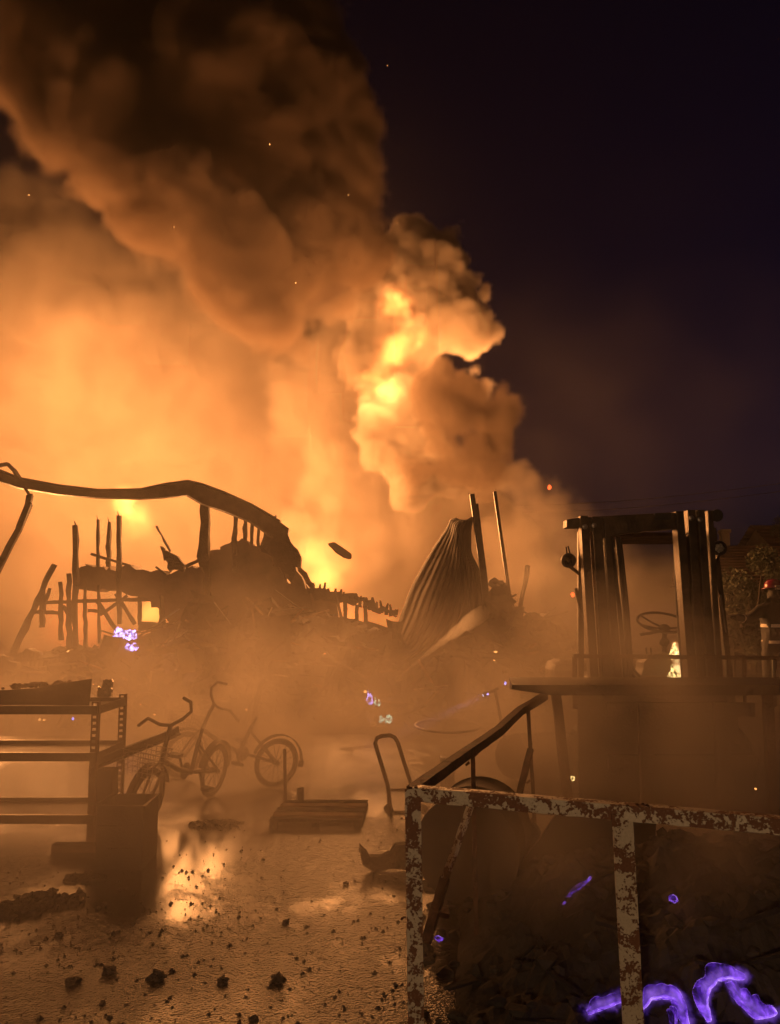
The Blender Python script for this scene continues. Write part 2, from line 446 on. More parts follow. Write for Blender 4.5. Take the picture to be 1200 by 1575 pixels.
# ---- houses, trees and wires beyond the yard, on the right
def house(px, py, Y, w, d, wall, roof, rz, label, chim=None, dormer=None):
    base = P(px, py, Y); base.z = 0
    t = thing('house', base, label, 'house')
    R = Matrix.Rotation(rz, 3, 'Z')
    def T(v): return base + R @ Vector(v)
    m = MB(); m.add([T(v) for v in [(-w, -d, 0), (w, -d, 0), (w, d, 0), (-w, d, 0), (-w, -d, wall), (w, -d, wall), (w, d, wall), (-w, d, wall), (-w, 0, roof), (w, 0, roof)]],
                    [(0, 1, 5, 4), (1, 2, 6, 9, 5), (2, 3, 7, 6), (3, 0, 4, 8, 7), (0, 3, 2, 1)])
    m.build('wall', M_WALLW, t)
    e = .4; rf = MB()
    sl = (roof - wall) / d
    for s in (-1, 1):
        n = 14
        for i in range(n):                       # tile courses, each course a step
            a0, a1 = i / n, (i + 1) / n
            y0, y1 = s * (d + e) * (1 - a0), s * (d + e) * (1 - a1)
            z0, z1 = wall - sl * e + (roof - wall + sl * e) * a0 + .12, wall - sl * e + (roof - wall + sl * e) * a1 + .06
            rf.add([T((-w - e, y0, z0)), T((w + e, y0, z0)), T((w + e, y1, z1)), T((-w - e, y1, z1)), T((-w - e, y0, z0 - .07)), T((w + e, y0, z0 - .07))],
                   [(0, 1, 2, 3), (4, 5, 1, 0)])
    ro = rf.build('roof', M_ROOF, t)
    if chim:
        c = MB(); x, y = chim
        c.add([T(v) for v in [(x - .17, y - .35, wall), (x + .17, y - .35, wall), (x + .17, y + .35, wall), (x - .17, y + .35, wall), (x - .17, y - .35, roof + .7), (x + .17, y - .35, roof + .7), (x + .17, y + .35, roof + .7), (x - .17, y + .35, roof + .7)]],
              [(0, 1, 5, 4), (1, 2, 6, 5), (2, 3, 7, 6), (3, 0, 4, 7), (4, 5, 6, 7)])
        c.add([T(v) for v in [(x - .22, y - .45, roof + .7), (x + .22, y - .45, roof + .7), (x + .22, y + .45, roof + .7), (x - .22, y + .45, roof + .7), (x - .22, y - .45, roof + .85), (x + .22, y - .45, roof + .85), (x + .22, y + .45, roof + .85), (x - .22, y + .45, roof + .85)]],
              [(0, 1, 5, 4), (1, 2, 6, 5), (2, 3, 7, 6), (3, 0, 4, 7), (4, 5, 6, 7)])
        c.build('chimney', M_WALLW, ro)
    if dormer:
        x, zz = dormer; c = MB(); yb = -d * .75
        c.add([T((x - 1, yb, wall + .3)), T((x + 1, yb, wall + .3)), T((x, yb, zz)), T((x - 1, 0, wall + .3)), T((x + 1, 0, wall + .3)), T((x, 0, zz))], [(0, 1, 2), (0, 2, 5, 3), (1, 4, 5, 2)])
        c.build('dormer', M_WALLW, t)
    for x in (-w * .5, w * .45):
        f = MB().add([T(v) for v in [(x - .5, -d - .05, 1.1), (x + .5, -d - .05, 1.1), (x + .5, -d - .05, 2.3), (x - .5, -d - .05, 2.3)]], [(0, 1, 2, 3)]).build('window', M_STEEL, t)
    return t
house(1262, 820, 42, 3.6, 3.2, 3.0, 5.55, rad(8), 'house with a chimney and a brown gable roof beyond the bushes', None, (-1.9, 5.2))
house(1165, 850, 36, 3.0, 3.2, 2.4, 4.1, rad(-12), 'lower dark roofed house with a white chimney left of the gabled one', (-1.2, .9))

def tree(px, Y, h, cw, n, seed, name, label, zlo=.25):
    base = P(px, 925, Y); base.z = 0
    t = thing(name, base, label, 'tree' if 'tree' in name else 'bush')
    rr = random.Random(seed)
    tr = MB()
    tr.tube([base, base + Vector((.05, 0, h * .3)), base + Vector((-.05, .05, h * .6))], .1, 7, rs=[.12, .09, .05])
    cl = []
    for i in range(9):
        a = rr.uniform(0, 6.3); q = Vector((math.cos(a) * cw * rr.uniform(.2, .8), math.sin(a) * cw * rr.uniform(.2, .8), h * rr.uniform(zlo + .1, .9)))
        tr.tube([base + Vector((0, 0, h * .25)), base + q * .6 + Vector((0, 0, .1)), base + q], .02, 5, rs=[.05, .03, .01]); cl.append((q, cw * rr.uniform(.28, .5)))
    tr.build('trunk', M_BARK, t)
    m = MB()
    for i in range(n):
        q, r = rr.choice(cl)
        d = Vector((rr.gauss(0, 1), rr.gauss(0, 1), rr.gauss(0, .8))).normalized() * r * rr.random() ** .4
        c = base + q + d; s = rr.uniform(.03, .062)
        a = Vector((rr.gauss(0, 1), rr.gauss(0, 1), rr.gauss(0, 1))).normalized(); b = a.cross(Vector((rr.gauss(0, 1), rr.gauss(0, 1), 1))).normalized()
        m.add([c - a * s, c + b * s * .5, c + a * s, c - b * s * .5], [(0, 1, 2, 3)])
    m.build('crown', M_LEAF, t)
tree(1152, 19, 3.0, 1.3, 9000, 1, 'bush', 'broad grey-green bush between the forklift lamp and the firefighter')
tree(1118, 17, 2.2, .8, 4500, 2, 'bush', 'narrow bush right behind the forklift headlamp', .1)
tree(1215, 21, 2.9, 1.3, 7000, 3, 'bush', 'tallest bush behind the firefighter helmet')
tree(1232, 33, 5.9, 1.0, 3000, 4, 'tree', 'tree standing tall beside the gabled house roof')

for k, (a, b, lab) in enumerate((((930, 742), (1330, 726), 'upper of two thin overhead wires across the dark blue sky'), ((950, 752), (1330, 738), 'lower of two thin overhead wires across the dark blue sky'))):
    p0, p1 = P(a[0] - 400, a[1] + 20, 60), P(b[0], b[1], 40)
    pts = [p0.lerp(p1, t / 16) - Vector((0, 0, 1.2 * math.sin(math.pi * t / 16))) for t in range(17)]
    o = MB().tube(pts, .02, 5).build('overhead_wire', M_STEEL)
    tag(o, lab, 'wire')
# ================================================================== THE BURNT BUILDING (11 to 14 m away)
YB = 13.0
bld = thing('burnt_building', P(230, 1000, YB).xy.to_3d(), 'burnt out timber and steel shed with a buckled roof beam on charred posts', 'building')
# buckled roof beam: web plus two flanges that follow its curve
top = [(-330, 700), (-200, 705), (-60, 716), (0, 724), (30, 736), (90, 747), (150, 754), (215, 753), (252, 745), (288, 740), (310, 745), (345, 758), (385, 776), (420, 796)]
bot = [(-330, 718), (-200, 722), (-60, 733), (0, 740), (30, 750), (90, 760), (150, 765), (215, 767), (252, 765), (288, 761), (310, 774), (345, 786), (385, 802), (420, 826)]
def yb(px): return 11.6 + 1.6 * max(0, min(1, px / 420))
mb = MB()
for (a, a1, b, b1) in zip(top, top[1:], bot, bot[1:]):
    vs = [P(*a, yb(a[0])), P(*a1, yb(a1[0])), P(*b1, yb(b1[0])), P(*b, yb(b[0]))]
    mb.add(vs + [v + Vector((0, .03, 0)) for v in vs], [(0, 1, 2, 3), (7, 6, 5, 4), (0, 4, 5, 1), (2, 6, 7, 3)])
beam = mb.build('roof_beam', M_STEEL, bld)
for line, nm in ((top, 'flange'), (bot, 'flange')):
    f = MB()
    for a, b in zip(line, line[1:]):
        f.bar(P(*a, yb(a[0])) , P(*b, yb(b[0])), .17, .025, up=(0, 0, 1))
    f.build(nm, M_STEEL, beam)
s = MB(); pts = [P(-8, 717, 11.5), P(13, 714, 11.5), P(22, 724, 11.5), P(32, 738, 11.6)]
for a, b in zip(pts, pts[1:]): s.bar(a, b, .05, .05, jit=.1)
s.build('bent_bracket', M_STEEL, bld)
s = MB(); pts = [P(38, 750, 11.5), P(46, 762, 11.5), P(44, 775, 11.4), P(30, 812, 11.3), P(12, 845, 11.2), P(-6, 880, 11.1)]
for i, (a, b) in enumerate(zip(pts, pts[1:])): s.bar(a, b, .03 if i == 0 else .09, .05, up=(0, 1, 0), jit=.08)
s.build('hanging_strip', M_STEEL, bld)
posts = [(-300, 716, -300, 1010, .15, 11.6), (314, 770, 316, 925, .17, 13.1), (363, 788, 361, 880, .085, 13.3), (377, 795, 376, 875, .07, 13.4), (388, 800, 386, 872, .06, 13.5), (398, 803, 397, 872, .05, 13.6), (408, 806, 408, 880, .05, 13.7),
         (117, 808, 115, 1012, .085, 12.6), (151, 799, 151, 880, .05, 13.2), (168, 803, 167, 872, .07, 13.2), (183, 793, 184, 960, .07, 12.9), (106, 882, 107, 1000, .07, 12.5), (93, 895, 94, 985, .06, 12.4),
         (66, 907, 65, 965, .075, 12.3), (215, 905, 215, 962, .055, 13.0), (247, 905, 248, 962, .06, 13.1), (131, 905, 132, 1000, .06, 12.8), (152, 900, 153, 990, .04, 12.8)]
for x0, y0, x1, y1, w, Y in posts:
    mb = MB().bar(P(x1, y1, Y), P(x0, y0, Y), w, w, n=9, jit=.16, taper=.8)
    if y0 < 830: mb.bar(P(x0, y0 + 3, Y), P(x0 - 2, y0 - 7, Y), w * .3, w * .3, jit=.2, taper=.3)
    mb.build('post', M_CHAR, bld)
rails = [(60, 927, 130, 925, .05, 12.4), (50, 941, 96, 943, .05, 12.3), (120, 925, 250, 921, .055, 12.9), (135, 939, 165, 941, .05, 12.7), (190, 923, 232, 919, .04, 13), (154, 946, 196, 916, .05, 12.6),
         (178, 913, 208, 960, .06, 12.7), (150, 925, 190, 985, .06, 12.4), (98, 932, 108, 950, .04, 12.4), (215, 961, 300, 968, .12, 12.6), (190, 985, 262, 978, .06, 12.3), (140, 852, 205, 872, .04, 12.9)]
for x0, y0, x1, y1, w, Y in rails:
    MB().bar(P(x0, y0, Y), P(x1, y1, Y + .1), w, w, n=6, jit=.15).build('rail', M_CHAR, bld)
MB().bar(P(18, 1010, 11.9), P(83, 868, 12.2), .1, .1, n=10, jit=.18, taper=.7).build('leaning_post', M_CHAR, bld)
MB().bar(P(66, 940, 12.0), P(77, 905, 12.1), .05, .05, n=5, jit=.2, taper=.6).build('leaning_post', M_CHAR, bld)
# fallen ceiling slab with a ragged upper edge
MB().prism([(114, 884), (124, 872), (150, 871), (170, 876), (200, 868), (232, 880), (264, 882), (296, 870), (312, 880), (318, 935), (300, 962), (262, 962), (246, 938), (220, 918), (180, 908), (120, 906)],
           12.9, .5, jag=2.6, sub=5).build('fallen_ceiling', M_PLASTER, bld)
MB().prism([(316, 905), (320, 850), (345, 838), (372, 828), (400, 848), (428, 872), (440, 896), (470, 908), (500, 912), (520, 925), (520, 975), (480, 990), (300, 990), (300, 950)], 13.3, .7, jag=2.6, sub=5).build('collapsed_wall', M_PLASTER, bld)
MB().prism([(404, 800), (424, 792), (438, 808), (452, 840), (468, 878), (484, 900), (470, 913), (456, 905), (442, 890), (420, 886), (404, 880)], 13.5, .15, jag=2.6, sub=4).build('wall_panel', M_CHAR, bld)
# wad of scrap caught on the slab
sc = MB(); sc.bar(P(241, 809, 12.9), P(262, 848, 12.9), .05, .03, n=5, jit=.2)
sc.prism([(246, 840), (254, 846), (262, 850), (285, 870), (283, 879), (268, 876), (262, 880), (258, 866), (252, 862)], 12.8, .12, jag=2.6, sub=3)
sc.bar(P(240, 872, 12.8), P(256, 884, 12.8), .05, .03, jit=.1); sc.bar(P(285, 872, 12.8), P(310, 858, 12.9), .05, n=3, jit=.3)
sc.build('torn_ceiling_scrap', M_CHAR, bld)
# broken roof edge running down to the right, batten stubs sticking out of it
rf = MB().prism([(470, 898), (500, 905), (540, 912), (560, 918), (590, 932), (613, 940), (612, 948), (590, 942), (560, 932), (530, 926), (500, 924), (474, 914)], 13.0, .25, jag=2.6, sub=4).build('roof_edge', M_CHAR, bld)
for i in range(16):
    x = 482 + i * 8; y = 903 + (x - 482) * .30
    MB().bar(P(x, y + 8, 13.1), P(x + random.uniform(-2, 3), y - random.uniform(4, 12), 12.95), .06, .04, n=2, jit=.25, taper=.5).build('batten', M_CHAR, rf)
for x0, y0, x1, y1 in ((531, 925, 531, 955), (549, 930, 549, 958), (562, 934, 563, 962)):
    MB().bar(P(x0, y0, 13), P(x1, y1 + 5, 13), .06, .06, n=3, jit=.1).build('post', M_CHAR, bld)
MB().bar(P(525, 952, 13), P(585, 968, 13), .09, .07, n=6, jit=.2).build('rail', M_CHAR, bld)
MB().prism([(455, 872), (470, 905), (478, 912), (480, 960), (500, 985), (430, 985), (432, 930), (445, 903)], 13.2, .4, jag=2.6, sub=4).build('collapsed_wall', M_PLASTER, bld)

o = MB().prism([(504, 836), (515, 834), (541, 852), (540, 860), (528, 858), (514, 848)], 14.5, .03, jag=.5, sub=3).build('roof_scrap', M_STEEL)
tag(o, 'small torn sheet blown up against the pink flames', 'scrap')

# ---- corrugated sheet, warped, standing on the rubble
def lerp_curve(c, t):
    s_ = t * (len(c) - 1); i = min(int(s_), len(c) - 2); f_ = s_ - i
    return (c[i][0] + (c[i + 1][0] - c[i][0]) * f_, c[i][1] + (c[i + 1][1] - c[i][1]) * f_)
A = [(600, 1003), (603, 985), (616, 950), (632, 905), (650, 872), (670, 838), (688, 812), (693, 800), (702, 797)]
Bc = [(648, 1022), (700, 1003), (738, 985), (750, 955), (749, 918), (740, 882), (724, 850), (724, 815), (728, 793)]
Nu, Nv = 88, 30
mb = MB(); vs = []
for j in range(Nv + 1):
    a, b = lerp_curve(A, j / Nv), lerp_curve(Bc, j / Nv)
    for i in range(Nu + 1):
        u = i / Nu
        Yd = 12.2 - .9 * math.sin(math.pi * u) * (1 - .6 * j / Nv) + .032 * math.cos(u * 14 * 2 * math.pi) + .16 * mnoise.noise(Vector((u * 3, j * .14, 2))) + .05 * mnoise.noise(Vector((u * 9, j * .5, 5)))
        vs.append(P(a[0] + (b[0] - a[0]) * u, a[1] + (b[1] - a[1]) * u + 5 * math.sin(u * 3.1), Yd))
fs = [(j * (Nu + 1) + i, j * (Nu + 1) + i + 1, (j + 1) * (Nu + 1) + i + 1, (j + 1) * (Nu + 1) + i) for j in range(Nv) for i in range(Nu)]
mb.add(vs, fs)
o = mb.build('corrugated_sheet', M_SHEET, smooth=True)
sd = o.modifiers.new('thickness', 'SOLIDIFY'); sd.thickness = .012
tag(o, 'tall warped corrugated steel sheet standing upright on the rubble', 'metal sheet')
def pole(pts, w, name, lab, m=M_CHAR, jit=.06, n=6):
    mb = MB()
    for a, b in zip(pts, pts[1:]): mb.bar(P(*a), P(*b), w, w, n=n, jit=jit)
    return tag(mb.build(name, m), lab, 'pole')
pole([(726, 760, 12.0), (741, 870, 12.0), (752, 975, 11.9)], .075, 'steel_pole', 'thick leaning pole right against the top of the corrugated sheet', M_STEEL, .03)
pole([(733, 775, 12.1), (746, 880, 12.1), (755, 965, 12.0)], .05, 'steel_pole', 'slimmer pole close behind the thick leaning one at the sheet', M_STEEL, .03)
pole([(761, 756, 12.4), (785, 925, 12.3)], .05, 'steel_pole', 'thin straight pole leaning alone right of the corrugated sheet', M_STEEL, .02)
pole([(812, 870, 12.6), (798, 950, 12.4)], .05, 'steel_pole', 'short faint pole leaning the other way, farthest right in the smoke', M_CHAR, .15)
pole([(722, 904, 11.2), (729, 972, 11.2)], .04, 'steel_pole', 'short upright rod in front of the corrugated sheet above the water jet', M_STEEL, .05)
pole([(744, 920, 11.3), (752, 965, 11.3)], .03, 'steel_pole', 'short bent rod at the right edge of the corrugated sheet', M_STEEL, .2)
for i, (a, b, w, lab) in enumerate((((660, 1000, 11.5), (748, 970, 11.6), .09, 'charred plank lying under the corrugated sheet above the jet'),
                         ((690, 985, 11.6), (750, 975, 11.7), .04, 'thin board above the charred plank under the corrugated sheet'))):
    tag(MB().bar(P(*a), P(*b), w, w * .5, n=7, jit=.12).build('charred_plank', M_CHAR), lab, 'plank')

# ---- rubble heap: a mound with boards and sheets sticking out
prof = [(-60, 1012), (60, 1010), (120, 1000), (200, 1003), (262, 968), (330, 948), (420, 938), (480, 948), (540, 968), (600, 988), (660, 990), (740, 960), (765, 905), (785, 915), (800, 950), (835, 948), (880, 985), (930, 1010)]
def prof_z(px, Y):
    for (a, b) in zip(prof, prof[1:]):
        if a[0] <= px <= b[0]:
            t = (px - a[0]) / (b[0] - a[0]); return P(px, a[1] + (b[1] - a[1]) * t, Y).z
    return 0.0
rub = thing('rubble_heap', (P(450, 1000, 12.2).x, 12.2, 0), 'long heap of burnt boards, ash and sheet metal in front of the ruined shed', 'rubble')
mb = MB(); Nx, Ny = 150, 34; vs = []
def rub_h(px, Y):
    t = (Y - 9.8) / 2.6
    e = max(0, min(1, t)) ** .9
    zx = prof_z(px, 12.4)
    b = 1.0 if Y < 12.8 else max(0, 1 - (Y - 12.8) / 1.2)
    p = Vector((px * .012, Y * 1.4, 0))
    return zx * e * b + (mnoise.fractal(p * 1.3, 1, 2, 5) * .22 + abs(mnoise.noise(p * 5)) * .12) * min(1, e * 3) * b * (zx > .05)
for j in range(Ny + 1):
    Y = 9.7 + 4.4 * j / Ny
    for i in range(Nx + 1):
        px = -60 + 1000 * i / Nx
        q = P(px, 1000, Y); vs.append(Vector((q.x, Y, max(-.02, rub_h(px, Y)) - .01)))
fs = [(j * (Nx + 1) + i, j * (Nx + 1) + i + 1, (j + 1) * (Nx + 1) + i + 1, (j + 1) * (Nx + 1) + i) for j in range(Ny) for i in range(Nx)]
mo = MB().add(vs, fs).build('mound', M_ASH, rub); mo['kind'] = 'stuff'
r2 = random.Random(11)
for i in range(280):
    px = r2.uniform(60, 880); Y = r2.uniform(10.0, 12.6)
    c = P(px, 1000, Y); c.z = rub_h(px, Y) + r2.uniform(-.02, .08)
    L_ = r2.uniform(.15, 1.1); a = r2.uniform(-1.4, 1.4); el = r2.gauss(0, .45)
    d = Vector((math.cos(a) * math.cos(el), math.sin(a) * math.cos(el) * .7, math.sin(el))) * L_ * .5
    m_ = r2.choice((M_CHAR, M_CHAR, M_CHAR, M_CHAR, M_WOOD, M_STEEL, M_BRIGHT))
    random.seed(i)
    MB().bar(c - d, c + d, r2.uniform(.02, .07), r2.uniform(.012, .03), n=2, jit=.1).build('board' if m_ in (M_CHAR, M_WOOD) else 'metal_strip', m_, rub)
for i in range(26):
    px = r2.uniform(150, 760); Y = r2.uniform(10.2, 12.4); c = P(px, 1000, Y); c.z = rub_h(px, Y) + .05
    w_, h_ = r2.uniform(.2, .55), r2.uniform(.2, .6); a = r2.uniform(-1.2, 1.2); lean = r2.uniform(-.9, .9)
    ex = Vector((math.cos(a), math.sin(a), r2.uniform(-.3, .3))); ey = Vector((math.sin(lean) * .6, .3, math.cos(lean)))
    vs = []; K = 5
    for j_ in range(K):
        for i_ in range(K):
            u, v = i_ / (K - 1) - .5, j_ / (K - 1)
            q = c + ex * u * w_ + ey * v * h_; n_ = mnoise.noise(q * 4 + Vector((i, 0, 0))) * .12
            vs.append(q + Vector((n_, n_ * 2, n_ * .5)))
    sh_ = MB().add(vs, [(b_ * K + a_, b_ * K + a_ + 1, (b_ + 1) * K + a_ + 1, (b_ + 1) * K + a_) for b_ in range(K - 1) for a_ in range(K - 1)]).build('bent_sheet', r2.choice((M_SHEET, M_CHAR, M_STEEL)), rub)
    sh_.modifiers.new('thickness', 'SOLIDIFY').thickness = .008
lm = MB()
for i in range(420):
    px = r2.uniform(70, 900); Y = r2.uniform(10.0, 12.8)
    c = P(px, 1000, Y); c.z = rub_h(px, Y)
    clump(lm, c, r2.uniform(.04, .15), .7, 1, .5)
for px, py, r in ((768, 925, .22), (775, 950, .25), (790, 965, .2), (575, 995, .25), (560, 1010, .3), (590, 1015, .28), (820, 960, .16)):
    clump(lm, P(px, py, 12.0), r, 1, 2, .5)
lm.build('lumps', M_ASH, rub)['kind'] = 'stuff'
for pts, Y, nm, lab in (([(435, 1062), (470, 1050), (500, 1052), (485, 1068), (455, 1072)], 10.6, 'sheet_scrap', 'pale bent sheet scrap lying on the front of the rubble heap'),
                        ([(222, 1000), (300, 985), (330, 992), (250, 1006)], 11.0, 'sheet_scrap', 'long flat sheet scrap in the rubble below the lit window')):
    tag(MB().prism(pts, Y, .02, Yf=lambda x: Y + (x - pts[0][0]) * .004, jag=1, sub=3).build(nm, M_WOOD), lab, 'scrap')
tag(MB().tube([P(410, 1045, 8.6), P(402, 1052, 8.6), P(398, 1066, 8.6), P(392, 1100, 8.5), P(390, 1135, 8.5)], .03, 8).build('bent_pipe', M_STEEL, smooth=True), 'bent pipe standing up out of the smoke, in front of the rubble', 'pipe')
pts = []
c0 = P(688, 1116, 8.0)
for k in range(28):
    t = 2 * math.pi * k / 28; pts.append(c0 + Vector((math.cos(t) * .32, math.sin(t) * .42, 0)))
tag(MB().tube(pts, .012, 6, close=True).build('steel_hoop', M_BRIGHT, smooth=True), 'thin steel hoop lying flat in the smoke behind the railing', 'hoop')

# ================================================================== WATER JETS
def jet(name, a, b, r0, r1, dens, label, color=(.95, .93, .9)):
    a, b = Vector(a), Vector(b); n = 26; pts = []; rs = []
    for i in range(n + 1):
        t = i / n; q = a.lerp(b, t); q.z += .25 * t * (1 - t) * (b - a).length * .12
        pts.append(q); rs.append(r0 + (r1 - r0) * t ** 1.4 * (1 + .5 * mnoise.noise(q * 5)))
    m = bpy.data.materials.new(name + '_spray'); m.use_nodes = True; nt = m.node_tree; nt.nodes.clear()
    o_ = nt.nodes.new('ShaderNodeOutputMaterial'); pv = nt.nodes.new('ShaderNodeVolumePrincipled')
    pv.inputs['Color'].default_value = (*color, 1); pv.inputs['Anisotropy'].default_value = .45
    pv.inputs['Density'].default_value = dens
    nt.links.new(pv.outputs[0], o_.inputs['Volume'])
    o = MB().tube(pts, r0, 14, rs=rs).build(name, m, smooth=True)
    return tag(o, label, 'water jet')
jet('water_jet', P(614, 1041, 8.2), P(744, 942, 11.2), .008, .13, 2.2, 'fan of hose water spraying up at the corrugated sheet')
tor = thing('torch', P(747, 1068, 7.6), 'small bright torch throwing a faint violet beam through the low smoke', 'torch')
ta, tb = P(747, 1068, 7.6), P(652, 1114, 7.8); td = (tb - ta).normalized()
MB().lathe([(.012, -.14), (.014, -.03), (.024, 0), (.024, .02)], ta, td, 14).build('body', M_STEEL, tor, smooth=True)
MB().lathe([(.020, .021), (.012, .026)], ta, td, 14).build('lens', emit('torch_lens', (.55, .6, 1.0), 4, False), tor)
MB().tube([ta - td * .1, ta - td * .1 + Vector((.1, .05, -.5)), ta - td * .1 + Vector((.12, .08, -1.0))], .015, 7).build('stand', M_STEEL, tor)
sl = bpy.data.lights.new('torch_light', 'SPOT'); sl.energy = 60; sl.color = (.45, .42, 1.0); sl.spot_size = rad(11); sl.spot_blend = .6; sl.shadow_soft_size = .02
so_ = bpy.data.objects.new('torch_light', sl); COL.objects.link(so_); so_.location = ta + td * .04; so_.rotation_euler = td.to_track_quat('-Z', 'Y').to_euler()

# ================================================================== LEFT SIDE: shelving bench
bench = thing('shelving_bench', (P(70, 1300, 5.6).x, 5.6, 0), 'slotted angle steel shelving bench with two trays, cut by the left edge', 'shelf')
YF, YK = 5.4, 5.85
xr = P(142, 1190, YF).x; xrb = xr + .03; xl = xr - 1.5
def slotted(x, y, z0, z1, nm='leg'):
    m = MB(); w = .042
    for dx in (-w / 2 + .004, w / 2 - .004): m.box((x + dx - .005, y - .002, z0), (x + dx + .005, y + .002, z1))
    z = z0
    while z < z1:
        m.box((x - w / 2, y - .0025, z), (x + w / 2, y + .0025, min(z1, z + .022))); z += .04
    m.box((x + w / 2, y - .002, z0), (x + w / 2 + .003, y + w, z1))
    return m.build(nm, M_RUST, bench)
for x, y, z1 in ((xr, YF, .93), (xrb, YK, .93), (xl, YF, .93), (xl, YK, .93)): slotted(x, y, 0, z1)
for z in (.905, .60, .20):
    tr = MB(); tr.box((xl, YF, z - .03), (xr + .0, YK, z - .024)); t_ = tr.build('tray', M_STEEL, bench)
    for (lo, hi) in (((xl, YF - .012, z - .055), (xr + .02, YF - .004, z)), ((xl, YK + .004, z - .055), (xrb + .02, YK + .012, z)), ((xl - .01, YF, z - .055), (xl - .004, YK, z))):
        MB().box(lo, hi).build('lip', M_STEEL, t_)
    MB().bar((xr + .024, YF, z - .0275), (xrb + .024, YK, z - .0275), .006, .055, up=(0, 0, 1)).build('lip', M_STEEL, t_)
    for (lo, hi) in (((xl, YF - .02, z), (xr + .015, YF, z + .003)), ((xl, YK, z), (xrb + .015, YK + .016, z + .003))):
        MB().box(lo, hi).build('rim', M_BRIGHT, t_)
m = MB(); vs = []; n = 24
for i in range(n + 1):
    t = i / n; px = -60 + 202 * t; pt = 1058 + 6 * math.sin(t * 3.0 + 1.2) - 20 * max(0, t - .55) 
    a = P(px, pt, 5.62); b = Vector((a.x, 5.62 + .05 * math.sin(t * 4), .88)); a.y += .05 * math.sin(t * 4) + .03
    vs += [a, b, a + Vector((0, .006, 0)), b + Vector((0, .006, 0))]
fs = []
for i in range(n):
    k = i * 4; fs += [(k, k + 4, k + 5, k + 1), (k + 2, k + 3, k + 7, k + 6), (k, k + 2, k + 6, k + 4)]
fs += [(0, 1, 3, 2), (4 * n, 4 * n + 2, 4 * n + 3, 4 * n + 1)]
tag(m.add(vs, fs).build('curved_panel', M_STEEL), 'curved smoke-stained steel panel standing on the top tray of the shelving bench', 'metal panel')
m = MB()
for i in range(50):
    px = random.uniform(0, 128); clump(m, P(px, 1058 - px * .07 + random.uniform(-3, 2), 5.80), random.uniform(.012, .03), .6, 1, .5)
tag(m.build('burnt_plank', M_WOOD), 'ragged scorched plank edge showing behind the curved panel', 'plank')
m = MB(); c = P(158, 1057, 5.83); k = 9; vs = []
for j in range(k):
    for i in range(k):
        px, py = 150 + i * 3.0, 1072 - j * (3.4 if i > 2 else 2.0) + (random.uniform(-1.5, 1.5))
        vs.append(P(px, py, 5.8 + random.uniform(-.035, .035)))
m.add(vs, [(j * k + i, j * k + i + 1, (j + 1) * k + i + 1, (j + 1) * k + i) for j in range(k - 1) for i in range(k - 1)])
o = m.build('crumpled_foil', M_FOIL); o.modifiers.new('thickness', 'SOLIDIFY').thickness = .004
tag(o, 'small crumpled pale foil catching firelight at the corner of the shelving bench', 'foil')

# ---- steel bin, post and beam
bx = thing('steel_box', G(181, 1338), 'dark lidless steel box standing in the puddle, below the tilted beam', 'box')
x0, x1 = G(146, 1338).x, G(218, 1338).x; y0 = G(181, 1338).y; H = .37
for lo, hi in (((x0, y0, 0), (x1, y0 + .01, H)), ((x0, y0 + .30, 0), (x1, y0 + .31, H)), ((x0, y0 + .0101, 0), (x0 + .01, y0 + .2999, H - .001)), ((x1 - .01, y0 + .0101, 0), (x1, y0 + .2999, H - .001))):
    MB().box(lo, hi).build('side', M_RUBBER, bx)
MB().bar((x0 - .006, y0 - .006, H + .004), (x1 + .006, y0 - .006, H - .004), .012, .012, n=8, jit=.15).build('lip', M_STEEL, bx)
MB().bar((x0 - .006, y0 - .006, H + .004), (x0 - .006, y0 + .31, H), .012, .012, n=6, jit=.15).build('lip', M_STEEL, bx)
MB().bar((x1 + .006, y0 - .006, H - .004), (x1 + .006, y0 + .31, H), .012, .012, n=6, jit=.15).build('lip', M_STEEL, bx)
for zz in (.12, .25): MB().bar((x0 + .002, y0 - .003, zz), (x1 - .002, y0 - .003, zz), .008, .012, n=6, jit=.2).build('rib', M_RUBBER, bx)
MB().box((x0 + .0101, y0 + .0101, .004), (x1 - .0101, y0 + .2999, .02)).build('bottom', M_RUBBER, bx)
pc = G(157, 1296); 
o = MB().box((pc.x - .075, pc.y - .06, 0), (pc.x + .075, pc.y + .06, P(157, 1182, pc.y).z)).build('steel_post', M_STEEL, bevel=.006)
tag(o, 'square steel post carrying the tilted beam, beside the bench leg', 'post')
bt = thing('tilted_beam', P(150, 1172, pc.y), 'steel channel beam tilting up from the post to the folding bicycle', 'beam')
a, b = P(146, 1178, pc.y), P(272, 1128, 6.15)
MB().bar(a, b, .09, .012, up=(0, 0, 1)).build('web', M_STEEL, bt)
for s_ in (-.05, .05):
    MB().bar(a + Vector((0, s_, .012)), b + Vector((0, s_, .012)), .012, .07).build('flange', M_STEEL, bt)
d = (b - a)
for t0, t1 in ((.22, .5), (.58, .8)):
    MB().bar(a + d * t0 + Vector((0, -.03, .036)), a + d * t1 + Vector((0, -.03, .036)), .01, .004).build('slot', M_BRIGHT, bt)
o = MB().box((G(95, 1300).x, 5.25, 0), (G(95, 1300).x + .36, 5.33, .05)).build('wood_block', M_WOOD, bevel=.004)
tag(o, 'low wooden block on the asphalt under the shelving bench', 'block')

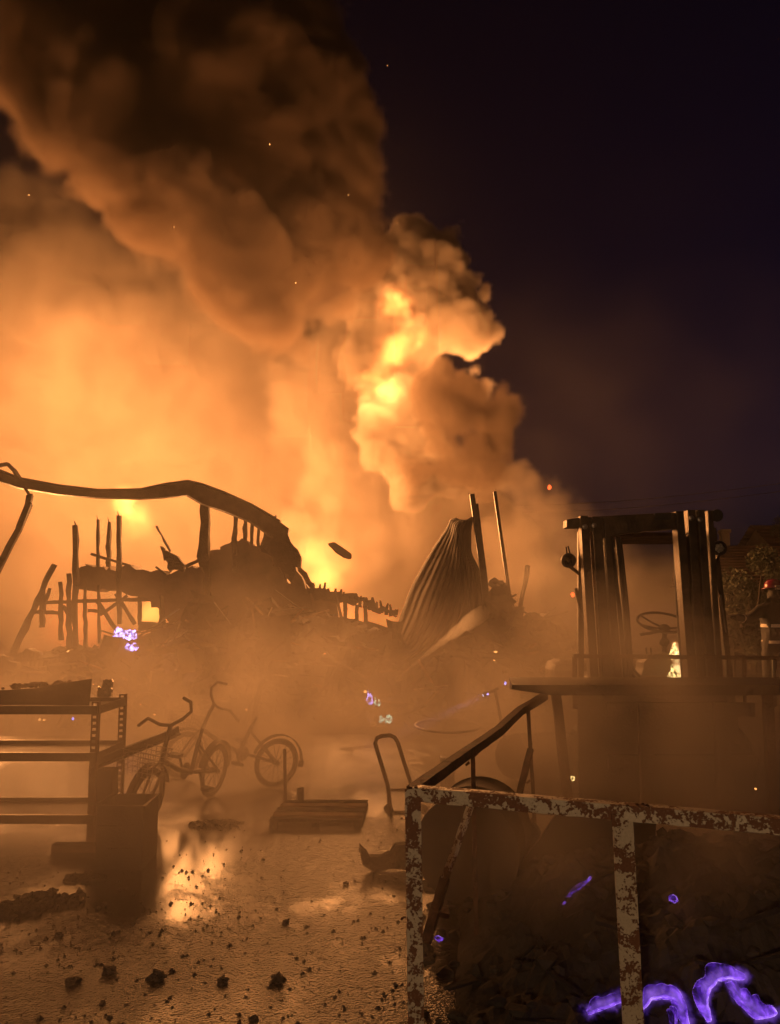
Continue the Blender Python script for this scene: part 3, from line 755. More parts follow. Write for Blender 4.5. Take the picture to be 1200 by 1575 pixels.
# ================================================================== BICYCLES
def make_bike(loc, rz, label, roll=0.0):
    """small-wheeled folding bicycle; local x = forward"""
    t = thing('folding_bicycle', (0, 0, 0), label, 'bicycle', 'burnt bicycles beside the steel beam')
    R = .215; wb = .98
    fx, rx = wb * .52, -wb * .48
    def ring(cx, r, tr, seg=36):
        return [Vector((cx + math.cos(2 * math.pi * k / seg) * r, 0, R + math.sin(2 * math.pi * k / seg) * r)) for k in range(seg)]
    for cx in (fx, rx):
        w = MB().tube(ring(cx, R - .02, .02), .019, 8, close=True).build('wheel', M_RUBBER, t, smooth=True)
        MB().tube(ring(cx, R - .043, .01), .008, 6, close=True).build('rim', M_STEEL, w, smooth=True)
        sp = MB()
        for k in range(16):
            a_ = 2 * math.pi * k / 16
            sp.bar((cx, .02 * (-1) ** k, R), (cx + math.cos(a_) * (R - .045), 0, R + math.sin(a_) * (R - .045)), .0035)
        sp.build('spokes', M_STEEL, w)
        MB().lathe([(.02, -.035), (.02, .035)], (cx, 0, R), (0, 1, 0), 12).build('hub', M_STEEL, w)
        mg = MB(); pts = [Vector((cx + math.cos(a_) * (R + .03), 0, R + math.sin(a_) * (R + .03))) for a_ in [rad(-5 + 13 * k) + (0 if cx > 0 else rad(20)) for k in range(14)]]
        for p, q in zip(pts, pts[1:]): mg.bar(p, q, .048, .006, up=(0, 0, 1))
        mg.build('mudguard', M_STEEL, t)
    bb = Vector((-.08, 0, .28)); hd = Vector((fx - .13, 0, .46)); hd2 = Vector((fx - .16, 0, .60))
    fr = MB()
    fr.tube([hd, Vector((.12, 0, .34)), bb], .021, 10); fr.tube([bb, Vector((-.14, 0, .52))], .017, 10)
    for s_ in (-.045, .045):
        fr.tube([bb + Vector((0, s_ * .5, 0)), Vector((rx, s_, R))], .010, 8); fr.tube([Vector((-.13, s_ * .3, .48)), Vector((rx, s_, R))], .009, 8)
    fr.build('frame', M_STEEL, t, smooth=True)
    fk = MB()
    for s_ in (-.04, .04): fk.tube([Vector((fx, s_, R)), Vector((fx - .09, s_, .40)), hd], .010, 8)
    fk.tube([hd, hd2, Vector((fx - .19, 0, .70))], .017, 10)
    fk.build('fork', M_STEEL, t, smooth=True)
    top = Vector((fx - .19, 0, .70))
    MB().tube([top + Vector((-.10, -.33, -.07)), top + Vector((-.04, -.22, .01)), top + Vector((0, -.09, -.01)), top, top + Vector((0, .09, .06)), top + Vector((-.02, .14, .12)), top + Vector((-.05, .11, .18)), top + Vector((-.10, .02, .19))], .013, 8).build('handlebar', M_STEEL, t, smooth=True)
    MB().tube([Vector((-.14, 0, .50)), Vector((-.17, 0, .60))], .013, 8).build('seat_post', M_STEEL, t)
    cr = MB().lathe([(.065, -.004), (.065, .004)], bb + Vector((0, -.05, 0)), (0, 1, 0), 20).build('chainring', M_STEEL, t)
    for s_, a_ in ((-.075, 1.0), (.075, 1.0 + math.pi)):
        e = bb + Vector((math.cos(a_) * .15, s_, math.sin(a_) * .15))
        MB().bar(bb + Vector((0, s_, 0)), e, .016, .012, up=(0, 1, 0)).build('crank', M_STEEL, t)
        MB().box(e + Vector((-.04, -.01 + (s_ > 0) * .01 - (s_ < 0) * .07, -.012)), e + Vector((.04, .01 + (s_ > 0) * .07 + (s_ < 0) * -.0, .012))).build('pedal', M_RUBBER, t)
    bk = MB()
    for i in range(6):
        z = .40 + i * .035; w_ = .10 + i * .006
        bk.tube([Vector((fx - .04, -w_, z)), Vector((fx + .16 + i * .006, -w_, z)), Vector((fx + .16 + i * .006, w_, z)), Vector((fx - .04, w_, z))], .0028, 5, close=True)
    for k in range(7):
        y = -.12 + k * .04
        bk.bar((fx + .165, y, .40), (fx + .19, y, .58), .004); bk.bar((fx - .04, y, .40), (fx - .04, y, .58), .004)
    bk.build('basket', M_BRIGHT, t)
    t.location = loc; t.rotation_euler = (roll, 0, rz)
    return t
b1 = make_bike(G(278, 1248), rad(-106), 'burnt folding bicycle nearest the steel box, with bent handlebar and wire basket', rad(-7))
for loc, rz, roll, lab in ((G(345, 1205), rad(158), rad(24), 'second burnt bicycle leaning behind the first, half lost in smoke'),
                     (G(180, 1120), rad(165), rad(-6), 'farthest burnt bicycle, a faint outline between the bench and the rubble')):
    c = copy_tree(b1); c.location = loc; c.rotation_euler = (roll, 0, rz); c['label'] = lab

# ---- hand truck
ht = thing('hand_truck', G(620, 1290), 'steel hand truck with a looped handle, left of the railing corner', 'hand truck')
Yh = 6.2
def tp(*pp): return [P(x, y, Y) for x, y, Y in pp]
MB().tube(tp((606, 1300, 6.1), (597, 1210, 6.2), (577, 1143, 6.3), (580, 1135, 6.3), (588, 1132, 6.3), (600, 1131, 6.3), (607, 1134, 6.3), (612, 1142, 6.3), (632, 1205, 6.2), (650, 1300, 6.1)), .016, 8).build('handle', M_RUST, ht, smooth=True)
for y in (1215, 1250):
    MB().tube(tp((601, y, 6.2), (636, y, 6.2)), .012, 8).build('crossbar', M_RUST, ht)
MB().box(P(596, 1296, 6.1) + Vector((0, -.16, -.02)), P(656, 1296, 6.1) + Vector((0, 0, -.008))).build('toe_plate', M_RUST, ht)
for px in (598, 652):
    w = MB().lathe([(.07, -.03), (.105, -.025), (.12, -.012), (.12, .012), (.105, .025), (.07, .03)], P(px, 1262, 6.3), (1, .25, 0), 22).build('wheel', M_RUBBER, ht, smooth=True)
    MB().lathe([(.03, -.035), (.03, .035)], P(px, 1262, 6.3), (1, .25, 0), 12).build('hub', M_RUST, w)

# ---- low pallet with a rod
pl = thing('low_pallet', G(490, 1275), 'low scorched pallet lying on the asphalt with a thin rod standing at its back corner', 'pallet')
A0, A1, B0, B1 = P(415, 1260, 5.85), P(556, 1262, 5.85), P(437, 1233, 6.4), P(566, 1233, 6.4)
for k in range(5):
    t = k / 4; a, b = A0.lerp(B0, t), A1.lerp(B1, t)
    MB().bar(a, b, .085 if k not in (0, 4) else .05, .02, n=4, jit=.05).build('board', M_WOOD if k % 2 else M_CHAR, pl)
for t in (.04, .5, .96):
    a, b = A0.lerp(A1, t), B0.lerp(B1, t); a.z -= .05; b.z -= .05
    MB().bar(a, b, .06, .07).build('bearer', M_CHAR, pl)
MB().tube([P(439, 1236, 6.4), P(438, 1152, 6.4)], .013, 8).build('rod', M_RUST, pl)
MB().bar(P(463, 1232, 6.38), P(462, 1212, 6.38), .05, .03, jit=.05).build('stub', M_CHAR, pl)
o = MB().prism([(553, 1300), (560, 1308), (568, 1318), (585, 1318), (600, 1312), (608, 1300), (640, 1296), (640, 1340), (600, 1336), (575, 1342), (557, 1330)], 4.9, .05, jag=.6, sub=3).build('bent_scrap', M_CHAR)
tag(o, 'jagged dark scrap plate on the asphalt beside the railing corner', 'scrap')

# ================================================================== DRUM, TANK, BOLLARD, CASTER behind the railing
c = P(718, 1303, 4.4); c.z = .275
ax = Vector((.30, 1, .0))
d1 = thing('steel_drum', (c.x, c.y, 0), 'large soot-black steel drum lying with its round end toward the railing', 'drum')
MB().lathe([(.25, .012), (.272, .01), (.272, .22), (.284, .235), (.272, .25), (.272, .48), (.284, .495), (.272, .51)], c, ax, 40).build('shell', M_SHEET, d1, smooth=True)
MB().lathe([(.282, -.012), (.286, .012), (.266, .012)], c, ax, 40).build('rim', M_SHEET, d1, smooth=True)
MB().lathe([(.03, -.012), (.03, .0)], c + Vector((.05, 0, .18)), ax, 14).build('bung', M_STEEL, d1)
t1 = thing('gas_tank', P(815, 1196, 7.3), 'rounded gas tank lying on its side behind the thin balusters', 'tank')
c = P(765, 1165, 7.3); L_ = (P(882, 1165, 7.5) - P(765, 1165, 7.3)).length
prf = [(.02, 0), (.10, .02), (.16, .06), (.19, .12), (.20, .18), (.20, L_ - .15), (.18, L_ - .06), (.10, L_)]
MB().lathe(prf, c, (1, .25, 0), 32).build('shell', M_SHEET, t1, smooth=True)
MB().lathe([(.204, .2), (.204, .22)], c, (1, .25, 0), 32).build('band', M_BRIGHT, t1)
MB().box((c.x + .15, c.y - .12, 0), (c.x + .2, c.y + .2, .03)).build('foot', M_STEEL, t1)
o = MB().box(P(678, 1206, 7.0) + Vector((-.0, 0, -.3)), P(700, 1166, 7.0) + Vector((0, .14, 0))).build('short_bollard', M_STEEL, bevel=.01)
tag(o, 'short square bollard dim in the smoke just above the railing corner', 'bollard')
cw = thing('castor_wheel', G(810, 1340), 'small black castor wheel between the drum and the leaning sheet', 'wheel')
cc_ = P(810, 1284, 5.0)
MB().lathe([(.05, -.03), (.085, -.025), (.09, 0), (.085, .025), (.05, .03)], cc_, (.4, 1, 0), 24).build('tyre', M_RUBBER, cw, smooth=True)
MB().bar(cc_ + Vector((0, .05, .0)), cc_ + Vector((.02, .05, -.2)), .05, .02).build('fork', M_STEEL, cw)

# ================================================================== RAILING IN FRONT
rl = thing('peeling_railing', G(640, 1590), 'rusty railing of flat bars with peeling cream paint, closest thing to the viewer', 'railing')
ZT = .90
def top_at(px, py):   # a point on the rail's top plane
    return G(px, py, ZT)
C0 = top_at(634, 1211); C1 = top_at(1420, 1278)
d = (C1 - C0).normalized(); nrm = Vector((-d.y, d.x, 0))
def lbar(mb, a, b, w=.048, th=.006, jit=0):
    """angle iron: a horizontal flange and a vertical one in front, chipped slightly"""
    dd = (b - a).normalized(); nn = Vector((-dd.y, dd.x, 0)).normalized()
    n = 40; vs = []; fs = []
    for i in range(n + 1):
        p = a.lerp(b, i / n); q = p + Vector((0, 0, random.gauss(0, .0008)))
        vs += [q, q + nn * w, q + nn * w - Vector((0, 0, th)), q + nn * th - Vector((0, 0, th)), q + nn * th - Vector((0, 0, w + random.gauss(0, .0007))), q - Vector((0, 0, w + random.gauss(0, .0007)))]
    for i in range(n):
        for j in range(6): fs.append((i * 6 + j, i * 6 + (j + 1) % 6, i * 6 + 6 + (j + 1) % 6, i * 6 + 6 + j))
    fs += [tuple(range(6)), tuple(n * 6 + j for j in range(6))]
    return mb.add(vs, fs)
lbar(MB(), C0, C1, .052).build('top_rail', M_PAINT, rl, bevel=.0015)
def post(top_px, bot_px, Yt, w, nm='post'):
    a = P(top_px[0], top_px[1], Yt); foot = Vector((P(bot_px[0], bot_px[1], Yt).x, Yt, 0))
    b = P(bot_px[0], bot_px[1], Yt)
    # carry the line on down to the ground
    k = (a.z) / (a.z - b.z); f = a + (b - a) * k
    m = MB().bar(f, a - Vector((0, 0, .004)), w, .006, up=(0, 1, 0), n=20, jit=.012)
    m.bar(f + Vector((w * .5 - .003, .003 + .025, 0)), a + Vector((w * .5 - .003, .003 + .025, -.004)), .006, .044, up=(0, 1, 0), n=1)
    return m.build(nm, M_PAINT, rl)
post((635, 1212), (640, 1572), C0.y - .004, .060)
Yp = C0.y + (top_at(957, 1246).x - C0.x) * d.y / d.x
post((957, 1250), (974, 1572), Yp - .006, .072)
MB().bar((C1.x - .035, C1.y - .004, 0), (C1.x - .035, C1.y - .004, ZT - .004), .07, .006, up=(0, 1, 0), n=20, jit=.012).build('post', M_PAINT, rl)
# weld lumps and rust flakes
m = MB()
for px, py in ((988, 1237), (980, 1238), (996, 1239), (965, 1240), (640, 1212), (652, 1216)): clump(m, top_at(px, py) + Vector((0, 0, .002)), .008, .5, 1, .5)
for px, py in ((622, 1411), (618, 1413), (690, 1220), (700, 1224), (628, 1282)): clump(m, P(px, py, C0.y), .006, .7, 1, .6)
m.build('weld_lump', M_RUST, rl)
side = [C0 + Vector((.0, .01, 0)), top_at(688, 1172), top_at(735, 1140), top_at(766, 1119), G(800, 1088, .93), P(838, 1066, 5.55)]
m = MB()
for a, b in zip(side, side[1:]): m.bar(a - Vector((0, 0, .022)), b - Vector((0, 0, .022)), .045, .045, n=4, jit=.02)
m.build('side_rail', M_RUST, rl)
def on_side(px):
    for a, b in zip(side, side[1:]):
        # crude: choose by projected x
        pass
def bal(tx, ty, bx_, by_, Y, w=.022):
    a = P(tx, ty, Y); f = P(bx_, by_, Y); k = a.z / (a.z - f.z); f = a + (f - a) * k
    return MB().bar(f, a, w, .018, n=12, jit=.05).build('baluster', M_RUST, rl)
bal(727, 1150, 732, 1402, top_at(727, 1148).y)
bal(812, 1088, 824, 1285, 5.2)
for px, py, Y in ((724, 1160, 3.95), (735, 1158, 3.95), (722, 1172, 3.95), (821, 1258, 5.2), (816, 1200, 5.2), (819, 1143, 5.2)):
    MB().bar(P(px, py, Y), P(px - 6, py + 5, Y), .012, .01, jit=.3).build('wire_end', M_RUST, rl)
MB().bar(P(726, 1234, 3.85), P(684, 1352, 3.75), .032, .02, n=8, jit=.03).build('brace', M_PAINT, rl)
MB().bar(P(685, 1350, 3.76), P(655, 1450, 3.6), .042, .022, n=8, jit=.04).build('brace', M_RUST, rl)
MB().bar(P(816, 1152, 5.15), P(792, 1250, 4.95), .038, .022, n=8, jit=.04).build('brace', M_RUST, rl)
MB().bar(P(664, 1398, 3.7), P(690, 1404, 3.7), .09, .02).build('bracket', M_RUST, rl)

pk = thing('steel_workbench', (P(900, 1200, 5.6).x, 5.6, 0), 'thick steel bench top on a slanting leg, reaching behind the side rail', 'bench')
a, b = P(781, 1057, 5.62), P(1230, 1061, 5.62)
bm_ = MB(); xL, xR = a.x, b.x; zt, zb = P(800, 1046, 5.6).z, P(800, 1065, 5.6).z
bm_.add([(xL, 5.42, zt - .015), (xR, 5.42, zt - .015), (xR, 5.80, zt), (xL + .04, 5.80, zt), (xL, 5.42, zt - .04), (xR, 5.42, zb), (xR, 5.80, zb), (xL + .04, 5.80, zb), (xL + .28, 5.42, zb)],
        [(0, 1, 2, 3), (0, 4, 8, 5, 1), (1, 5, 6, 2), (3, 2, 6, 7), (0, 3, 7, 4), (4, 7, 6, 5, 8)])
bm_.build('bench_top', M_STEEL, pk)
f0 = P(873, 1222, 5.6); t0 = P(855, 1065, 5.6); k = t0.z / (t0.z - f0.z); f0 = t0 + (f0 - t0) * k
MB().bar(f0, t0 - Vector((0, 0, .005)), .062, .05, n=6, jit=.02).build('leg', M_RUST, pk)
MB().bar(P(1180, 1066, 5.6), P(1180, 1066, 5.6).xy.to_3d(), .06, .05).build('leg', M_RUST, pk)
tag(MB().prism([(832, 1290), (862, 1243), (905, 1245), (1010, 1262), (1000, 1400), (860, 1420), (748, 1410), (745, 1394), (800, 1330)], 4.65, .03, Yf=lambda x: 4.75 - (x - 750) * .0006, jag=.4, sub=3).build('leaning_sheet', M_SHEET),
    'dark scorched sheet leaning in the smoke right behind the railing', 'metal sheet')

# ================================================================== DEBRIS MOUND INSIDE THE RAILING
dm = thing('ash_mound', (P(940, 1500, 3.6).x, 3.6, 0), 'black mound of burnt debris filling the corner inside the railing', 'rubble')
def dm_h(x, y):
    x0 = .20 + (y - 3.0) * .12
    e = max(0, min(1, (x - x0) / 1.0))
    f = max(0, min(1, (y - 2.0) / .9)) * max(0, min(1, (5.3 - y) / 1.2))
    p = Vector((x * 1.6, y * 1.6, 4))
    return e ** .7 * f * (.06 + .34 * max(0, min(1, (y - 3.0) / 1.3)) + .14 * mnoise.noise(p)) + (mnoise.fractal(p * 2.5, 1, 2, 6) * .07 + .05 * abs(mnoise.noise(p * 7))) * min(1, e * 4 + .02)
vs = []; Nx, Ny = 130, 110
for j in range(Ny + 1):
    for i in range(Nx + 1):
        x, y = .0 + 3.4 * i / Nx, 1.9 + 3.6 * j / Ny
        vs.append(Vector((x, y, dm_h(x, y) - .012)))
MB().add(vs, [(j * (Nx + 1) + i, j * (Nx + 1) + i + 1, (j + 1) * (Nx + 1) + i + 1, (j + 1) * (Nx + 1) + i) for j in range(Ny) for i in range(Nx)]).build('mound', M_ASH, dm)['kind'] = 'stuff'
r3 = random.Random(5)
lm = MB()
for i in range(500):
    x, y = r3.uniform(.15, 3.0), r3.uniform(2.2, 5.2)
    clump(lm, Vector((x, y, dm_h(x, y))), r3.uniform(.015, .05), .7, 1, .5)
for i in range(60):
    x, y = r3.uniform(.05, .5), r3.uniform(2.8, 3.3)
    clump(lm, Vector((x, y, .01)), r3.uniform(.01, .03), .7, 1, .5)
lm.build('clods', M_ASH, dm)['kind'] = 'stuff'
for i in range(60):
    x, y = r3.uniform(.3, 2.9), r3.uniform(2.5, 5.0); c = Vector((x, y, dm_h(x, y) + .02)); a = r3.uniform(0, 3.1); el = r3.gauss(0, .4); L_ = r3.uniform(.08, .35)
    dd = Vector((math.cos(a) * math.cos(el), math.sin(a) * math.cos(el), math.sin(el))) * L_ * .5
    random.seed(100 + i); MB().bar(c - dd, c + dd, r3.uniform(.012, .04), r3.uniform(.008, .02), n=3, jit=.15).build('board', M_CHAR, dm)
# curls of glowing material at the bottom right
CURLS = []
def curl(pts, w, Y, label, r=.028):
    w = w * .6
    """hot curled slab: a ribbon rolled up out of the ash, glowing violet"""
    q0 = [P(x, y, Y + dy) for x, y, dy in pts]; q = []
    for a_, b_ in zip(q0, q0[1:]): q += [a_.lerp(b_, t / 4) + Vector((0, 0, .004 * mnoise.noise(a_.lerp(b_, t / 4) * 60))) for t in range(4)]
    q.append(q0[-1]); n = len(q); vs = []; fs = []; K = 11
    for i, p in enumerate(q):
        dd = (q[min(i + 1, n - 1)] - q[max(i - 1, 0)]).normalized(); up = Vector((0, 0, 1)) if abs(dd.z) < .8 else Vector((1, 0, 0))
        a = dd.cross(Vector((0, 1, 0))).normalized()
        for k in range(K):
            u = k / (K - 1) - .5; ww = w * 1.35 * (.25 + .9 * math.sin(math.pi * min(1, max(0, (i + .5) / n))) ** .7) * (1 + .9 * mnoise.noise(p * 34 + Vector((0, 0, 9 * (u > 0)))))
            vs.append(p + a * (u * ww + .005 * mnoise.noise(p * 40)) + Vector((0, abs(u) * ww * 1.2 + .007 * mnoise.noise(p * 30 + Vector((u * 6, 0, 0))), .006 * mnoise.noise(p * 34 + Vector((0, u * 9, 0))))))
    for i in range(n - 1):
        for k in range(K - 1): fs.append((i * K + k, i * K + k + 1, (i + 1) * K + k + 1, (i + 1) * K + k))
    o = MB().add(vs, fs).build('violet_ember', M_VIOLET, smooth=True); CURLS.append(q); sd = o.modifiers.new('thickness', 'SOLIDIFY'); sd.thickness = .004; sd.offset = 1
    su = o.modifiers.new('round', 'SUBSURF'); su.levels = su.render_levels = 1
    return tag(o, label, 'ember')
curl([(904, 1560, .0), (920, 1551, 0), (940, 1543, 0), (962, 1538, .02)], .05, 2.95, 'violet glowing slab left of the painted post at the bottom')
curl([(985, 1552, .02), (1002, 1534, 0), (1022, 1528, 0), (1042, 1536, 0), (1054, 1555, 0), (1058, 1580, 0)], .055, 2.95, 'violet glowing arch just right of the painted post')
curl([(1030, 1552, .02), (1036, 1562, 0), (1038, 1580, 0)], .035, 2.93, 'small violet tongue inside the glowing arch')
curl([(1092, 1572, .04), (1084, 1545, 0), (1088, 1520, 0), (1104, 1503, 0), (1124, 1500, 0), (1146, 1504, .03)], .055, 2.9, 'tall violet glowing hook at the lower right')
curl([(1122, 1512, .03), (1136, 1530, 0), (1152, 1550, 0), (1172, 1562, 0), (1196, 1560, .04)], .06, 2.92, 'violet glowing tail running right from the tall hook')
for px, py, Y, w, lab in ((675, 1444, 3.5, 6, 'tiny violet ember at the foot of the painted brace'), (1036, 1383, 3.6, 8, 'small heart-shaped violet ember right of the painted post')):
    o = clump(MB(), P(px, py, Y), w / F_PX * Y * .8, .8, 2, .6).build('violet_ember', M_VIOLET); tag(o, lab, 'ember')
curl([(866, 1392, 0), (880, 1372, 0), (897, 1362, 0), (910, 1349, 0)], .018, 3.9, 'thin violet glowing streak on the mound left of the painted post')
# ================================================================== FORKLIFT
YM = 6.1
fk = thing('forklift', (P(1000, 1250, 7.0).x, 7.0, 0), 'soot-dark forklift truck with its mast facing the viewer and a small fire in the cab', 'forklift')
def q4(mb, pts, Y, th):
    return mb.prism(pts, Y, th)
def chan(xt, yt, xb, ybm, w_t, w_b, Y, th, m=M_MAST, nm='mast_channel'):
    a = P(xt, yt, Y); b = P(xb, ybm, Y); k = (a.z - .12) / (a.z - b.z); f = a + (b - a) * k
    wt, wb_ = w_t * Y / F_PX, w_b * Y / F_PX; wf = wt + (wb_ - wt) * k
    mb = MB(); v = [a + Vector((-wt / 2, 0, 0)), a + Vector((wt / 2, 0, 0)), f + Vector((wf / 2, 0, 0)), f + Vector((-wf / 2, 0, 0))]
    mb.add(v + [q + Vector((0, th, 0)) for q in v], [(0, 1, 2, 3), (7, 6, 5, 4), (0, 4, 5, 1), (1, 5, 6, 2), (2, 6, 7, 3), (3, 7, 4, 0)])
    return mb.build(nm, m, fk, bevel=.004)
# left upright: outer channel, inner channel, chain between
chan(899, 793, 915, 1045, 12, 13, YM, .10); chan(918, 794, 935, 1045, 14, 15, YM + .03, .10); chan(933, 796, 952, 1045, 8, 12, YM + .01, .12)
chan(908, 800, 925, 1045, 4, 4, YM + .07, .01, M_RUST, 'lift_chain')
# right upright
chan(1046, 786, 1066, 1045, 12, 13, YM + .01, .12); chan(1064, 784, 1080, 1045, 12, 13, YM + .03, .10); chan(1079, 784, 1096, 1045, 11, 13, YM, .10); chan(1093, 785, 1108, 1045, 8, 9, YM + .02, .11)
for x0, x1 in ((1055, 1073), (1072, 1088)):
    chan(x0, 826, x1, 1045, 4, 4, YM + .09, .01, M_RUST, 'lift_chain')
for px, py in ((900, 810), (914, 808), (1064, 797), (1077, 799)):
    MB().lathe([(.012, -.01), (.02, -.006), (.02, .012)], P(px, py, YM - .01), (0, 1, 0), 14).build('chain_bolt', M_BRIGHT, fk, smooth=True)
cb = MB().prism([(872, 799), (893, 796), (940, 793), (1040, 788), (1040, 813), (1000, 816), (950, 822), (940, 826), (893, 811), (872, 811)], YM + .05, .14).build('crossbeam', M_MAST, fk, bevel=.004)
MB().prism([(1008, 789), (1032, 788), (1032, 799), (1008, 800)], YM + .035, .01).build('sensor_plate', M_RUBBER, cb)
for px in (1007, 1015): MB().lathe([(.006, -.004), (.006, .004)], P(px, 791, YM + .045), (0, 1, 0), 10).build('bolt', M_BRIGHT, cb)
MB().lathe([(.05, 0), (.045, .03), (.02, .05)], P(1103, 793, YM + .1), (0, 1, .2), 18).build('hose_reel', M_RUBBER, fk, smooth=True)
# inner edges and hoses
for a, b, w in (((939, 826, YM + .15), (962, 1042, YM + .15), .018), ((950, 826, YM + .25), (968, 1040, YM + .2), .022), ((955, 830, YM + .28), (974, 1046, YM + .22), .010)):
    MB().tube([P(*a), P((a[0] + b[0]) / 2 + 2, (a[1] + b[1]) / 2, a[2]), P(*b)], w, 7).build('hydraulic_hose', M_RUBBER, fk, smooth=True)
for a, b, w in (((1039, 818, YM + .2), (1052, 1042, YM + .2), .022), ((1046, 826, YM + .3), (1060, 1020, YM + .3), .010)):
    MB().tube([P(*a), P((a[0] + b[0]) / 2 - 2, (a[1] + b[1]) / 2, a[2]), P(*b)], w, 7).build('hydraulic_hose', M_RUBBER, fk, smooth=True)
for x0, x1 in ((962, 982), (966, 990), (958, 974)):
    MB().tube([P(x0, 1008, YM + .2), P((x0 + x1) / 2 - 3, 1030, YM + .2), P(x1, 1048, YM + .2)], .01, 6).build('hydraulic_hose', M_RUBBER, fk, smooth=True)
# overhead guard: front pillars, rear pillars, slatted roof
YR = 7.7
zf = P(900, 822, 6.55).z
pil = [((893, 818, 6.5), (893, 1010, 6.4)), ((1096, 812, 6.5), (1123, 1055, 6.35))]
for a, b in pil:
    A_, B_ = P(*a), P(*b); k = (A_.z - .5) / (A_.z - B_.z)
    MB().bar(A_ + (B_ - A_) * k, A_, .045, .05).build('guard_pillar', M_MAST, fk, bevel=.004)
xa, xb = P(893, 818, 6.5).x, P(1096, 812, 6.5).x
xra, xrb = P(938, 800, YR + .15).x, P(1072, 800, YR + .15).x
for x, xf_ in ((xra, xa + .02), (xrb, xb - .02)):
    MB().tube([Vector((x, YR + .15, .9)), Vector((x, YR + .1, 1.6)), Vector((x, YR - .1, zf - .02))], .025, 8).build('guard_pillar', M_MAST, fk)
    MB().bar((xf_, 6.5, zf), (x, YR - .1, zf - .02), .05, .05).build('guard_rail', M_MAST, fk)
for k in range(8):
    y = 6.55 + k * (YR - 6.7) / 7.5
    tt = (y - 6.5) / (YR - 6.6); MB().bar((xa + (xra - xa) * tt, y, zf), (xb + (xrb - xb) * tt, y, zf), .03, .035, up=(0, 1, 0)).build('guard_slat', M_MAST, fk)
# left lamp (seen dark) and right lamp with a bright lens
for px, py, lens in ((875, 862, M_STEEL), (1107, 843, M_GLASS)):
    h = MB().lathe([(.056, -.01), (.06, .0), (.058, .03), (.035, .07), (.015, .08)], P(px, py, 6.3), (.0, 1, 0), 26).build('headlamp', M_STEEL, fk, smooth=True)
    m = MB(); c = P(px, py, 6.285); vs = [c + Vector((0, -.012, 0))]; fs = []
    for ring_ in range(1, 5):
        for k in range(20):
            t = 2 * math.pi * k / 20; r = .0128 * ring_
            vs.append(c + Vector((math.cos(t) * r, -.012 + .0022 * ring_ ** 2 + random.uniform(-.006, .006), math.sin(t) * r)))
    for k in range(20): fs.append((0, 1 + k, 1 + (k + 1) % 20))
    for r_ in range(3):
        for k in range(20): a = 1 + r_ * 20; fs.append((a + k, a + 20 + k, a + 20 + (k + 1) % 20, a + (k + 1) % 20))
    m.add(vs, fs).build('lens', lens, h)
    MB().bar(P(px, py + 8, 6.34), P(893 if px < 1000 else 1098, py + 22, 6.45), .02, .02).build('bracket', M_MAST, h)
MB().tube([P(873, 856, 6.3), P(871, 842, 6.3), P(874, 840, 6.3), P(877, 852, 6.3)], .006, 6).build('mirror_loop', M_STEEL, fk)
MB().tube([P(886, 905, 6.45), P(892, 935, 6.4), P(905, 970, 6.3), P(910, 1010, 6.3)], .012, 6).build('cable', M_RUBBER, fk, smooth=True)
MB().bar(P(1100, 870, 6.45), P(1108, 915, 6.42), .012).build('cable', M_RUST, fk)
MB().bar(P(1108, 915, 6.40), P(1128, 1055, 6.35), .014, .01).build('bright_rod', M_BRIGHT, fk)
# steering wheel: rim, three spokes, hub, column
sw = thing('x', (0, 0, 0), 'x', 'x'); bpy.data.objects.remove(sw)
c = P(1018, 957, 6.95); R_ = .205; tilt = rad(23)
e1 = Vector((1, 0, 0)); e2 = Vector((0, math.cos(tilt), math.sin(tilt)))
rim = [c + e1 * math.cos(2 * math.pi * k / 40) * R_ + e2 * math.sin(2 * math.pi * k / 40) * R_ for k in range(40)]
w = MB().tube(rim, .012, 8, close=True).build('steering_wheel', M_RUBBER, fk, smooth=True)
hub = c + Vector((.02, -.01, -.055))
for ang in (135, 195, -18):
    p = c + e1 * math.cos(rad(ang)) * R_ + e2 * math.sin(rad(ang)) * R_
    MB().tube([p, p.lerp(hub, .5) - Vector((0, 0, .008)), hub], .009, 6).build('spoke', M_RUBBER, w, smooth=True)
nn = e1.cross(e2)
MB().lathe([(.02, -.03), (.045, -.015), (.05, .01), (.03, .03)], hub, nn, 18).build('hub', M_RUBBER, w, smooth=True)
MB().tube([hub, P(1022, 985, 6.9), P(1022, 1003, 6.88), P(1022, 1040, 6.8)], .022, 10).build('steering_column', M_RUBBER, fk, smooth=True)
clm = MB(); clump(clm, P(1022, 988, 6.9), .045, .9, 2, .2); clm.build('column_shroud', M_RUBBER, fk, smooth=True)
MB().bar(P(985, 976, 6.9), P(1012, 972, 6.9), .03, .02, n=4, jit=.2).build('gear_lever', M_RUBBER, fk)
MB().prism([(988, 1045), (990, 1020), (997, 1010), (1010, 1006), (1030, 1004), (1040, 1012), (1046, 1030), (1045, 1050)], 6.75, .2, jag=.8, sub=3).build('dashboard', M_BODY, fk)
for x in (996, 1003, 1036): MB().tube([P(x, 1012, 6.7), P(x - 2, 996, 6.68)], .008, 6).build('lever', M_STEEL, fk)
